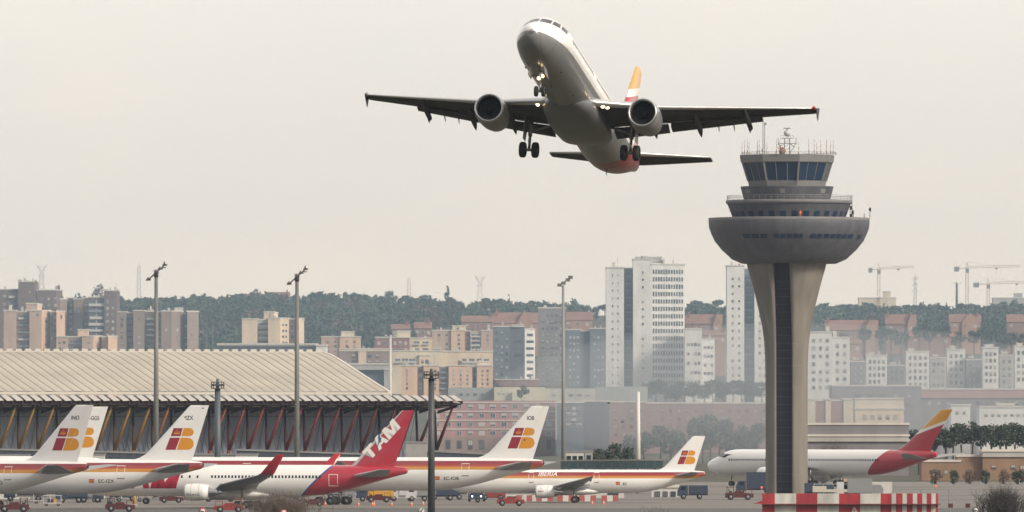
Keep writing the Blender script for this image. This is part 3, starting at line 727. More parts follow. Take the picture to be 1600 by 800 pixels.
# ------------------------------------------------------------------ control tower
def control_tower():
    d = 1965; k = M(d); c = P(1229, 659, d)
    Z = lambda y: CAM_H + (HOR - y)*k
    t = thing("control_tower", "mushroom shaped concrete airport control tower with glazed cab, right of the picture's middle", "control tower", (c.x, d, 0))
    CON = mat("tower_concrete", (.168,.153,.132), .85, noise=.22, nscale=.5, streak=.12)
    GREY = mat("tower_grey_cladding", (.075,.079,.095), .6, noise=.22, nscale=.6, streak=.15)
    GREYL = mat("tower_light_slab", (.17,.17,.175), .7, noise=.08, nscale=.5)
    SLOT = mat("tower_slot_glazing", (.012,.014,.028), .6, spec=.2)
    CAB = mat("cab_glass", (.012,.032,.07), .35, spec=.25)
    # shaft: round section with a deep slot facing the airfield
    prof = [(778,33),(700,33),(600,33),(560,33.5),(535,35),(512,38),(490,42.5),(470,47),(450,52),(432,57),(418,61),(405,64)]
    n = 40; mb = MB(); sl = MB(); rs = []; ss = []
    da = math.atan2(-1, -.17)
    for y, r in prof:
        r *= k; hw = 12.8*k; a0 = math.asin(hw/r)
        pts = [(r*math.cos(da+a0+(2*math.pi-2*a0)*i/n), r*math.sin(da+a0+(2*math.pi-2*a0)*i/n)) for i in range(n+1)]
        dx, dy = math.cos(da), math.sin(da); dep = r*.55
        inn = [(pts[-1][0]-dx*dep, pts[-1][1]-dy*dep), (pts[0][0]-dx*dep, pts[0][1]-dy*dep)]
        rs.append(mb.ring([(p[0], p[1], Z(y)) for p in pts + inn]))
        off = dep*.45
        ss.append(sl.ring([(pts[-1][0]-dx*off, pts[-1][1]-dy*off, Z(y)), (pts[0][0]-dx*off, pts[0][1]-dy*off, Z(y))]))
    for a, b in zip(rs, rs[1:]):
        m_ = len(a)
        for i in range(m_): mb.face((a[i],a[(i+1)%m_],b[(i+1)%m_],b[i]), 0, i < n)
    sh = mb.build("shaft", CON, t)
    for a, b in zip(ss, ss[1:]): sl.face((a[0],a[1],b[1],b[0]))
    for y in range(440, 770, 12):
        hw = 12.8*k; r = interp(prof[::-1], y)[0]*k if False else interp([(a, b) for a, b in prof[::-1]], y)[0]*k
        dx, dy = math.cos(da), math.sin(da); dep = r*.55*.42; q = math.sqrt(max(0, r*r-hw*hw))
        p0 = Vector((dx*(q-dep) - (-dy)*hw, dy*(q-dep) - dx*hw, Z(y))); p1 = Vector((dx*(q-dep) + (-dy)*hw, dy*(q-dep) + dx*hw, Z(y)))
        sl.bar(p0, p1, .07, 1)
    sl.build("slot_glazing", [SLOT, DARKGREY], sh)
    jl = MB()
    for y in range(470, 770, 34):
        r = interp([(a, b) for a, b in prof[::-1]], y)[0]*k + .012; a0 = math.asin(12.8*k/r)
        p = [(r*math.cos(da+a0+(2*math.pi-2*a0)*i/n), r*math.sin(da+a0+(2*math.pi-2*a0)*i/n)) for i in range(n+1)]
        for i in range(n): jl.poly([(p[i][0],p[i][1],Z(y)),(p[i+1][0],p[i+1][1],Z(y)),(p[i+1][0],p[i+1][1],Z(y)+.10),(p[i][0],p[i][1],Z(y)+.10)])
    jl.build("concrete_joint", mat("joint_pale", (.2,.18,.155), .9), sh)  # joint lines a little paler than the concrete
    ox = 4*k
    def dz(pr): return [(Z(y), r*k) for y, r in pr]
    bowl = MB(); bowl.lathe(dz([(406,60),(412,74),(405,90),(399,96),(390,106),(377,116),(366,121.5),(357,124.5),(350,125.5),(342,125.5),(341,124),(341,60)]), (ox,0,0), 72)
    bo = bowl.build("bowl", GREY, t)
    lip = MB(); lip.lathe(dz([(345,125.9),(341.5,126.2),(340.6,125.6),(340.6,122)]), (ox,0,0), 72); lip.build("bowl_rim", GREYL, bo)
    fin_ = MB()
    for i in range(36):
        a = 2*math.pi*i/36; 
        for (y0,r0),(y1,r1) in (((399,96.2),(377,116.2)),((377,116.2),(357,124.7)),((357,124.7),(346,125.8))):
            fin_.bar((ox+r0*k*math.cos(a), r0*k*math.sin(a), Z(y0)), (ox+r1*k*math.cos(a), r1*k*math.sin(a), Z(y1)), .05)
    fin_.build("cladding_joint", mat("cladding_joint_dark", (.13,.13,.14), .8), bo)
    def ringwin(name, px0, px1, y0, y1, r0, r1, m, par, cx, eps=.05, frame=None):
        a0 = math.asin(max(-1, min(1, (px0-cx)/((r0+r1)/2)))); a1 = math.asin(max(-1, min(1, (px1-cx)/((r0+r1)/2))))
        mb = MB(); nn = 3; X = cx - 1229
        for i in range(nn):
            q = []
            for aa, yy, rr in ((a0+(a1-a0)*i/nn,y0,r0),(a0+(a1-a0)*(i+1)/nn,y0,r0),(a0+(a1-a0)*(i+1)/nn,y1,r1),(a0+(a1-a0)*i/nn,y1,r1)):
                q.append((X*k + (rr*k+eps)*math.sin(aa), -(rr*k+eps)*math.cos(aa), Z(yy)))
            mb.poly(q)
        return mb.build(name, m, par)
    for x0, x1 in ((1263,1271),(1273,1281),(1284,1292),(1294,1302),(1304,1311),(1313,1320),(1322,1330),(1338,1344),(1206,1214),(1216,1224),(1226,1234),(1236,1244),(1246,1251),(1160,1170),(1173,1183),(1186,1196)):
        ringwin("window", x0, x1, 374, 367.5, 117.8, 121.2, CAB, bo, 1233, .09)
    l1 = MB(); l1.lathe(dz([(341,88),(333,91),(319,96.5)]), (ox,0,0), 64); l1o = l1.build("lower_storey", GREY, t)
    slab = MB(); slab.lathe(dz([(319,96),(318.5,98.5),(313.5,99),(313,98),(313,60)]), (ox,0,0), 64); slab.build("terrace_slab", GREYL, t)
    for i in range(-7, 8):
        a = 11.4*i + 4; 
        if abs(a) < 84:
            xc = 1233 + 91.5*math.sin(R_(a)); hw = 4.6*math.cos(R_(a))
            ringwin("window", xc-hw, xc+hw, 340, 331, 88.6, 91.9, CAB, l1o, 1233, .06)
    l2 = MB(); l2.lathe(dz([(313,67.5),(293,72.5),(291.5,73),(291.5,50)]), (ox*.2,0,0), 64); l2o = l2.build("upper_storey", GREY, t)
    for xc in (1168, 1221, 1284):
        ringwin("louvre", xc-4, xc+4, 303, 296, 70.2, 72, GREYL, l2o, 1230, .06)
    def octo(y, r): return [(k + r*k*math.sin(R_(13.3+45*i)), -r*k*math.cos(R_(13.3+45*i)), Z(y)) for i in range(8)]
    sill = MB(); sill.loft([octo(291.5,61.5), octo(283,63.5)], smooth=False); sill.build("cab_sill", GREYL, t)
    gl = MB(); gl.loft([octo(283,62.8), octo(255,71.5)], smooth=False); glo = gl.build("cab_glazing", CAB, t)
    A, B = octo(283,63.2), octo(255,72)
    for i in range(8):
        p = MB(); p.bar(A[i], B[i], .36); p.build("cab_pillar", GREYL, glo)
        m2 = MB(); a, b, a2, b2 = Vector(A[i]), Vector(B[i]), Vector(A[(i+1)%8]), Vector(B[(i+1)%8])
        for f in (1/3, 2/3): m2.bar(a.lerp(a2, f), b.lerp(b2, f), .10)
        m2.build("cab_mullion", GALV, glo)
    rf = MB(); rf.loft([octo(255,73.5), octo(253.5,75), octo(243.5,76.5), octo(242.3,75.5)], smooth=False); ro = rf.build("cab_roof", GREYL, t)
    # terrace railing
    def rail(y0, y1, r, nn, name, par):
        mb = MB(); pr = None
        for i in range(nn):
            a = 2*math.pi*i/nn; p = Vector((ox + r*k*math.cos(a), r*k*math.sin(a), Z(y0))); q = p.copy(); q.z = Z(y1)
            mb.bar(p, q, .05)
            a2 = 2*math.pi*(i+1)/nn; q2 = Vector((ox + r*k*math.cos(a2), r*k*math.sin(a2), Z(y1))); mb.bar(q, q2, .06)
            h = (Z(y0)-Z(y1))*.5; mb.bar(q + Vector((0,0,h)), q2 + Vector((0,0,h)), .04)
        mb.build(name, GALV, par)
    rail(313, 306, 97, 60, "terrace_railing", t)
    rail(242.3, 238.5, 74, 40, "roof_railing", t)
    # whip aerials round the roof edge
    CANDY = NB("aerial_banded", .5, .1); CANDY = CANDY.done(CANDY.mix(CANDY.gt(CANDY.op('FRACT', CANDY.op('DIVIDE', CANDY.z, 1.0)), .5), (.5,.48,.46), (.28,.13,.12)))
    for j, px in enumerate((1160,1163,1167,1171.5,1182,1185,1200,1211.5,1216,1250,1262,1270.5,1278,1281,1290,1293,1297,1301.5)):
        a = math.asin(max(-.99, min(.99, (px-1230)/74))); sg = -1 if j % 3 else 1
        mb = MB(); p = ((px-1229)*k, sg*74*k*math.cos(a), Z(242)); mb.tube(p, (p[0],p[1],Z(231)), .09, .07, 6); mb.tube((p[0],p[1],Z(231)), (p[0],p[1],Z(221)+(j%4)*.15), .05, .035, 6)
        mb.build("whip_aerial", CANDY, t)
    mb = MB()
    for dx in (-1.4, 1.4):
        mb.tube(((1193-1229+dx)*k, -3, Z(242)), ((1193-1229+dx)*k, -3, Z(192)), .07, None, 6)
    for y in range(194, 242, 5): mb.bar(((1191.6-1229)*k,-3,Z(y)), ((1194.4-1229)*k,-3,Z(y+5)), .05)
    mb.tube(((1192.3-1229)*k,-3,Z(192)), ((1192.3-1229)*k,-3,Z(181)), .05, .03, 6)
    mb.box((1193.5-1229)*k, (1197-1229)*k, -3.2, -2.8, Z(196), Z(192)); mb.box((1189.5-1229)*k, (1192-1229)*k, -3.2, -2.8, Z(238), Z(233))
    mb.build("aerial_mast", GALV, t)
    rb = MB()
    for sx in (-1,1):
        for sy in (-1,1):
            rb.tube((k+sx*4*k, sy*4*k, Z(242)), (k+sx*4*k, sy*4*k, Z(216)), .09, None, 6); rb.tube((k+sx*12*k, sy*4*k, Z(230)), (k+sx*4*k, sy*4*k, Z(224)), .06, None, 6)
            rb.tube((k+sx*14*k, sy*4*k, Z(224)), (k+sx*4*k, sy*4*k, Z(240)), .06, None, 6); rb.tube((k+sx*14*k, sy*4*k, Z(226)), (k+sx*14*k, sy*4*k, Z(215)), .05, None, 6)
        for y in (236, 230, 224, 218): rb.bar((k-4*k, sx*4*k, Z(y)), (k+4*k, sx*4*k, Z(y-6)), .06)
    rb.box(k-14*k, k+14*k, -4.4*k, 4.4*k, Z(224.5), Z(223.6)); rb.box(k-10*k, k+10*k, -4.4*k, 4.4*k, Z(216.5), Z(215.8))
    for x in (-10,-5,0,5,10): rb.bar((k+x*k,-4.3*k,Z(216)), (k+x*k,-4.3*k,Z(212)), .05)
    rb.bar((k-10*k,-4.3*k,Z(212)), (k+10*k,-4.3*k,Z(212)), .06)
    rbo = rb.build("radar_lattice", GALV, t)
    s = MB(); s.lathe([(-5.2*k+.01,.02)] + [(-5.2*k*math.cos(math.pi*i/12), 5.2*k*math.sin(math.pi*i/12)+.001) for i in range(1,12)] + [(5.2*k,.02)], (k,0,Z(208)), 20); s.build("radome", mat("radome_grey", (.5,.5,.5), .5), rbo)
    b = MB(); b.box(k-5.4*k, k+5.4*k, -.3, .3, Z(201.2), Z(199.6)); b.tube((k,0,Z(203)), (k,0,Z(200)), .12, None, 8); b.build("radar_antenna", GALV, rbo)
    mc = MB()
    mc.box(k-16*k, k-5*k, -2.5, -2, Z(232.5), Z(231)); mc.tube((k-11*k,-2.2,Z(242)), (k-11*k,-2.2,Z(227)), .1, None, 6); mc.lathe([(0,.05),(.1,.5),(.3,.7)], (k-8*k,-2.6,Z(236)), 12, 'y')
    mc.build("roof_equipment", mat("rusty_bracket", (.22,.14,.11), .7), t)
    sd = MB()
    for x, y0, y1 in ((1331,341,304),(1328,341,318),(1333,341,328),(1359,340,327),(1350,341,333)):
        sd.tube(((x-1229)*k,-1.5,Z(y0)), ((x-1229)*k,-1.5,Z(y1)), .08, .05, 6)
    for x, y in ((1329.5,325),(1332,332),(1330,337),(1359,327.5)): sd.lathe([(-.25,.05),(-.1,.36),(.2,.42)], ((x-1229)*k,-1.6,Z(y)), 10, 'x')
    sd.build("terrace_aerials", DARKGREY, t)
    li = MB(); li.lathe([(0,.05),(.1,.2),(.35,.22),(.5,.05)], ((1248-1229)*k, -95*k, Z(336)), 10); li.bar(((1248-1229)*k,-95*k,Z(341)), ((1248-1229)*k,-95*k,Z(330)), .08)
    li.build("obstruction_lamp", mat("red_lamp", (.5,.06,.03), .4, emit=(1,.2,.08), estr=.5), t)
control_tower()

# ------------------------------------------------------------------ terminal with its waved roof
def terminal():
    psi = R_(20); d0 = 2030
    o = P(607, 611.5, d0); o.z = 0
    t = thing("terminal", "long airport terminal with pale ribbed roof and leaning struts shading from yellow to red", "terminal", o, psi)
    # local: -x runs left along the eave, +y goes away from the camera
    XL, XR = -104.0, 0.0
    ROOF = mat("roof_panels", (.43,.39,.325), .6, noise=.13, nscale=.09)
    RIB = mat("roof_rib_shade", (.345,.31,.258), .7)  # step faces darker: the ribs' shadow lines put into the colour
    prof = [(0,19.9),(4,20.75),(10,22.0),(18,23.75),(26,25.5),(33,26.95),(37,27.6),(40,27.95),(44,28.0),(52,27.0),(62,24.5)]
    prof = smooth_tab(prof, 2)
    mb = MB(); pitch = 1.98; ids = []; xs = []
    x = XR
    while x > XL: xs += [(x, .0), (x-.45, .09), (x-1.2, .11), (x-1.72, .05), (x-1.9, -.07)]; x -= pitch
    rows = [mb.ring([(xx, y, z+h) for xx, h in xs]) for y, z in prof]
    for a, b in zip(rows, rows[1:]):
        for i in range(len(xs)-1): mb.face((a[i],a[i+1],b[i+1],b[i]), 1 if i % 5 == 3 else 0, False)
    rf = mb.build("roof", [ROOF, RIB], t)
    ed = MB(); ed.box(XL, XR, -.35, .25, 19.35, 19.85); ed.build("eave_gutter", mat("gutter_pale", (.5,.47,.41), .6), rf)
    vg = MB()
    for y0, y1 in zip(prof, prof[1:]): vg.hexa([(XR-.1,y0[0],y0[1]-.5),(XR+.45,y0[0],y0[1]-.5),(XR+.45,y1[0],y1[1]-.5),(XR-.1,y1[0],y1[1]-.5),(XR-.1,y0[0],y0[1]+.16),(XR+.45,y0[0],y0[1]+.16),(XR+.45,y1[0],y1[1]+.16),(XR-.1,y1[0],y1[1]+.16)])
    vg.build("roof_verge", mat("verge_pale", (.6,.56,.5), .6), rf)
    rc = MB(); pts = [(XR-.2, 27.7)]
    x = XR - .4
    while x > XL + 3: pts += [(x, 28.15), (x-.1, 28.6), (x-1.2, 28.6), (x-1.3, 28.15)]; x -= pitch
    pts += [(XL, 28.15), (XL, 27.7)]
    rc.loft([[(a, 39.4, b) for a, b in pts], [(a, 40.2, b) for a, b in pts]], smooth=False)
    rc.build("ridge_vent", mat("ridge_pale", (.48,.46,.42), .6), rf)
    # louvred canopy in front of the eave, running on past the roof's end
    XC = 13.8
    can = MB(); x = XC
    while x > XL:
        can.hexa([(x-1.62,-5.8,18.05),(x-.30,-5.8,18.15),(x-.02,-.5,19.05),(x-1.28,-.5,18.95),(x-1.62,-5.8,18.17),(x-.30,-5.8,18.27),(x-.02,-.5,19.30),(x-1.28,-.5,19.20)], 0)
        can.hexa([(x-.30,-5.8,17.5),(x-.22,-5.8,17.5),(x+.06,-.5,18.3),(x-.02,-.5,18.3),(x-.30,-5.8,18.3),(x-.22,-5.8,18.3),(x+.06,-.5,19.35),(x-.02,-.5,19.35)], 1)
        x -= pitch
    can.build("canopy_louvre", [mat("louvre_pale", (.50,.48,.45), .6), mat("louvre_edge", (.10,.05,.045), .7)], t)
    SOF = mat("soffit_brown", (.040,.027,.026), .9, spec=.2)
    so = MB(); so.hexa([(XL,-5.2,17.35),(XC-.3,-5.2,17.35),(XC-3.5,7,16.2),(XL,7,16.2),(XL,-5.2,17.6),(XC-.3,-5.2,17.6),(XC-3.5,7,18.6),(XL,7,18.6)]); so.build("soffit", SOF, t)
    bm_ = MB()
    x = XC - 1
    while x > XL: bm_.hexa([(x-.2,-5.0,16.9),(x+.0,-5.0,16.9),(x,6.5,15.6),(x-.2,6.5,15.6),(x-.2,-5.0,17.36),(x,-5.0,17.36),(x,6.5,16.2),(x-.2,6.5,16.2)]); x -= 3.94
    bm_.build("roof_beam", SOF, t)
    li = MB(); x = XC - 3
    while x > XL: li.box(x-.9, x+.9, -3.2, -2.9, 16.95, 17.12); x -= 3.94
    li.build("soffit_strip", mat("strip_tan", (.45,.36,.24), .6), t)
    # slanted glazed facade
    G = mat("facade_glass", (.30,.34,.43), .45, spec=.3, noise=.25, nscale=.12)
    FXR = 6.4
    fa = MB(); fa.hexa([(XL,7.4,6.6),(FXR,7.4,6.6),(FXR,8.0,6.6),(XL,8.0,6.6),(XL,6.4,16.3),(FXR,6.4,16.3),(FXR,7.0,16.3),(XL,7.0,16.3)]); fo = fa.build("glazing", G, t)
    lo = MB(); lo.box(XL, FXR, 7.6, 8.3, 0, 6.4); lo.build("lower_wall", mat("lower_wall_navy", (.016,.019,.028), .6, spec=.25, noise=.3, nscale=.1), t)
    tr = MB(); tr.box(XL, FXR+.3, 7.0, 8.4, 6.3, 6.75); tr.box(XL, FXR+.3, 6.2, 7.2, 14.9, 15.1); tr.build("facade_rail", mat("rail_grey", (.16,.17,.19), .5), fo)
    ml = MB(); x = XL
    while x < FXR+3:
        x1 = x - 2.7
        if x1 < FXR and x < FXR + 2.5: ml.bar((min(x,FXR+2.5),7.2,6.6), (x1,6.25,16.2), .10)
        x += 1.02
    ml.build("facade_mullion", mat("mullion_grey", (.40,.42,.45), .5), fo)
    ml2 = MB(); x = XL
    while x < FXR: ml2.bar((x,7.1,6.6), (x+1.6,6.2,16.2), .07); x += 3.94
    ml2.build("facade_brace", mat("brace_dark", (.03,.033,.04), .5), fo)
    def colour(x):
        f = (x - XL)/(XC - XL)
        return interp([(0,.34,.21,.04),(.42,.36,.20,.035),(.50,.36,.125,.03),(.60,.30,.05,.03),(.75,.24,.025,.03),(1,.12,.018,.026)], f)
    k = 0; x = XC - 1.6
    while x > XL - 2:
        m = mat("strut_paint", tuple(c*.54 for c in colour(x)), .6, spec=.3); md = mat("strut_paint_shaded", tuple(c*.16+.012 for c in colour(x)), .7, spec=.2)  # branch takes a darkened copy, canopy shade put into the paint
        s = MB()
        b, j, tp = Vector((x-4.5,-1.2,0)), Vector((x-2.9,-2.2,8.4)), Vector((x,-4.0,17.2))
        if k == 0: b.x -= 1.5
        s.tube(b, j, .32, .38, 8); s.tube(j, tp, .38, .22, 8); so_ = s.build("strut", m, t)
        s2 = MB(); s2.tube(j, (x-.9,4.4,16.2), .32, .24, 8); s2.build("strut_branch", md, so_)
        x -= 3.94; k += 1
    # landside plinth parts
    pl = MB(); pl.box(XL, FXR+1, 4.0, 7.5, 4.2, 4.6); pl.build("gallery_slab", mat("gallery_grey", (.16,.165,.18), .6), t)
terminal()

# boarding bridges and boxes along the terminal
def jet_bridge(label, x0, x1, y0a, y0b, hgt, d, m, posts=3, glaz=None, cat="boarding bridge", name="boarding_bridge"):
    a, b = P(x0, y0a, d), P(x1, y0b, d); t = thing(name, label, cat, (a.x, d, 0))
    k = M(d); mb = MB(); L = b.x - a.x
    mb.hexa([(0,0,a.z-hgt*k),(L,0,b.z-hgt*k),(L,3,b.z-hgt*k),(0,3,a.z-hgt*k),(0,0,a.z),(L,0,b.z),(L,3,b.z),(0,3,a.z)]); w_ = mb.build("tunnel", m, t)
    r = MB(); r.hexa([(-.2,-.15,a.z+.01),(L+.2,-.15,b.z+.01),(L+.2,3.15,b.z+.01),(-.2,3.15,a.z+.01),(-.2,-.15,a.z+.3),(L+.2,-.15,b.z+.3),(L+.2,3.15,b.z+.3),(-.2,3.15,a.z+.3)]); r.build("roof", GALV, t)
    if glaz:
        n = max(3, int(L/1.6))
        g = MB()
        for i in range(n):
            u0, u1 = (i+.1)/n, (i+.9)/n; z0, z1 = a.z+(b.z-a.z)*u0, a.z+(b.z-a.z)*u1
            g.poly([(L*u0,-.03,z0-hgt*k*.78),(L*u1,-.03,z1-hgt*k*.78),(L*u1,-.03,z1-hgt*k*.2),(L*u0,-.03,z0-hgt*k*.2)])
        g.build("glazing", glaz, w_)
    for i in range(posts):
        u = (i+.5)/posts; p = MB(); p.box(L*u-.3, L*u+.3, 1.2, 1.8, 0, a.z+(b.z-a.z)*u-hgt*k); p.build("leg", GALV, t)
    return t
NAVY = mat("bridge_navy", (.03,.036,.05), .5, noise=.2)
TEAL = mat("bridge_teal_glass", (.035,.085,.09), .2, coat=.3)
jet_bridge("dark boarding bridge sloping down to the right, in front of the pink brick block", 634, 765, 704, 711, 9, 1930, NAVY, 4, mat("bridge_glass", (.06,.075,.10), .2))
jet_bridge("dark boarding bridge with a thin pale roof line behind the red tailed jet", 370, 600, 704, 712, 9, 1900, NAVY, 5, bpy.data.materials["bridge_glass"])
jet_bridge("low dark boarding bridge behind the fin marked INO", -20, 228, 703, 709, 10, 1905, NAVY, 5, bpy.data.materials["bridge_glass"])
jet_bridge("long teal glazed walkway behind the shorter twin jet", 876, 1036, 721, 720, 12, 1990, mat("walkway_frame", (.05,.09,.095), .5), 6, TEAL, "walkway", "walkway")
def cabin(name, label, cat, x0, x1, y0, y1, d, m, depth=5, wins=2, ground=True):
    a, b = P(x0, y1, d), P(x1, y0, d); t = thing(name, label, cat, (a.x, d, 0)); L, z1 = b.x-a.x, b.z; z0 = 0 if ground else a.z
    mb = MB(); mb.box(0, L, 0, depth, z0, z1); mb.build("wall", m, t)
    r = MB(); r.box(-.15, L+.15, -.15, depth+.15, z1+.005, z1+.25); r.build("roof", GALV, t)
    for i in range(wins):
        w_ = MB(); u = (i+.5)/wins; w_.box(L*u-.45, L*u+.45, -.05, -.004, z1-1.7, z1-.7); w_.build("window", GLASS_DK, t)
    return t
BOX = mat("box_grey", (.30,.30,.295), .6, noise=.08); BOXL = mat("box_pale", (.52,.51,.49), .6, noise=.06)
cabin("bridge_rotunda", "plain grey box at the end of the dark bridge beside the red fin", "service cabin", 634, 667, 692, 720, 1915, BOX, 5, 0)
cabin("service_cabin", "white cabin with small windows above the white jet's roof", "service cabin", 369, 402, 711, 724, 1840, BOXL, 4, 3)
cabin("service_cabin", "long grey cabin between the fin marked IZX and the white cabin", "service cabin", 302, 368, 711, 726, 1845, BOX, 4, 0)
cabin("service_cabin", "low pale cabin at the left edge behind the fin marked INO", "service cabin", -8, 45, 712, 728, 1850, BOXL, 4, 4)
cabin("service_cabin", "small cream cabin right of the fin marked IOB, above the walkway", "service cabin", 884, 912, 707, 722, 2080, BOXL, 4, 3)
cabin("service_cabin", "narrow dark windowed cabin beside the small cream cabin", "service cabin", 914, 926, 706, 722, 2082, BOX, 4, 1)
cabin("service_cabin", "pale boxy cabin between the fins marked C-GGS and IZX", "service cabin", 140, 163, 711, 726, 1848, BOXL, 4, 2)
# ------------------------------------------------------------------ the town behind
def unit_window(pane, frame, sill=True):
    mb = MB()
    mb.poly([(-.42,-.02,-.44),(.42,-.02,-.44),(.42,-.02,.44),(-.42,-.02,.44)], 0)
    for x0, x1, z0, z1 in ((-.5,-.42,-.5,.5),(.42,.5,-.5,.5),(-.42,.42,.44,.5),(-.42,.42,-.5,-.44),(-.03,.03,-.44,.44)): mb.box(x0, x1, -.06, .0, z0, z1, 1)
    me = bpy.data.meshes.new("window"); me.from_pydata(mb.v, [], mb.f); me.materials.append(pane); me.materials.append(frame)
    me.polygons.foreach_set("material_index", mb.mi); me.update(); return me
def unit_balcony(dark, rail):
    mb = MB()
    mb.poly([(-.5,-.02,-.5),(.5,-.02,-.5),(.5,-.02,.5),(-.5,-.02,.5)], 0)
    mb.box(-.5, .5, -.9, 0, -.5, -.42, 1); mb.box(-.5, .5, -.9, -.84, -.42, -.02, 1); mb.box(-.03,.03,-.05,0,-.02,.5,1)
    me = bpy.data.meshes.new("balcony"); me.from_pydata(mb.v, [], mb.f); me.materials.append(dark); me.materials.append(rail)
    me.polygons.foreach_set("material_index", mb.mi); me.update(); return me
PANE = mat("pane_dark", (.05,.06,.08), .3); PANE2 = mat("pane_blind", (.42,.41,.40), .6); PANE3 = mat("pane_mid", (.12,.13,.15), .35)
FRM = mat("frame_pale", (.55,.54,.53), .6); FRMD = mat("frame_brown", (.14,.10,.085), .7)
RAILP = mat("balcony_pale", (.50,.49,.48), .6); RAILB = mat("balcony_blue", (.20,.23,.27), .6); REC = mat("recess_shade", (.10,.11,.135), .8)
def half_blind(pane, blind, frame):
    me = unit_window(pane, frame).copy(); me.name = "window"; n = len(me.vertices)
    v = [tuple(x.co) for x in me.vertices] + [(-.42,-.035,-.05),(.42,-.035,-.05),(.42,-.035,.44),(-.42,-.035,.44)]
    f = [tuple(p.vertices) for p in me.polygons] + [(n,n+1,n+2,n+3)]; mi = [p.material_index for p in me.polygons] + [2]
    m2 = bpy.data.meshes.new("window"); m2.from_pydata(v, [], f)
    for m_ in (pane, frame, blind): m2.materials.append(m_)
    m2.polygons.foreach_set("material_index", mi); m2.update(); return m2
W_PALE = [half_blind(PANE, PANE2, FRM), unit_window(PANE, FRM), unit_window(PANE2, FRM), unit_window(PANE3, FRM)]
W_PLAIN = [half_blind(PANE, PANE2, FRMD), unit_window(PANE, FRMD), unit_window(PANE3, FRMD), unit_window(PANE2, FRMD)]
W_DARK = [unit_window(PANE, PANE), unit_window(PANE3, PANE)]
BALC = [unit_balcony(REC, RAILP), unit_balcony(PANE3, RAILP), unit_balcony(REC, RAILB)]
BALC2 = [unit_balcony(REC, RAILB), unit_balcony(PANE, RAILB)]
WK = {'p': W_PALE, 'n': W_PLAIN, 'd': W_DARK, 'b': BALC, 'B': BALC2}
def bm(name, c, noise=.13, sc=.22): return mat(name, c, .85, noise=noise, nscale=sc, streak=.25)
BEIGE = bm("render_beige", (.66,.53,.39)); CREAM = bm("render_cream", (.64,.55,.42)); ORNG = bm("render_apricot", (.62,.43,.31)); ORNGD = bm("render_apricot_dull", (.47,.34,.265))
BRICK = bm("brick_brown", (.155,.105,.095)); BRICKR = bm("brick_red", (.27,.12,.105)); BRICKP = bm("brick_mauve", (.27,.20,.175)); PINK = bm("brick_pink", (.38,.21,.20))
GREYB = bm("panel_bluegrey", (.135,.155,.185)); GREYD = bm("panel_darkgrey", (.11,.115,.135)); WHITEB = bm("render_white", (.68,.67,.645)); CONCB = bm("concrete_grey", (.40,.39,.37))
LILAC = bm("render_lilac_grey", (.20,.19,.20)); DUSKY = bm("brick_hazed", (.27,.175,.165)); ROOFT = bm("roof_tile", (.25,.13,.10)); ROOFG = bm("roof_grey", (.30,.29,.28)); TRIM = bm("trim_pale", (.58,.54,.49)); EARTHB = bm("wall_earth", (.25,.16,.105)); NAVYB = bm("fascia_navy", (.07,.08,.115))  # dusky brick: distance haze put into the red brick's colour
WIN_COUNT = [0]
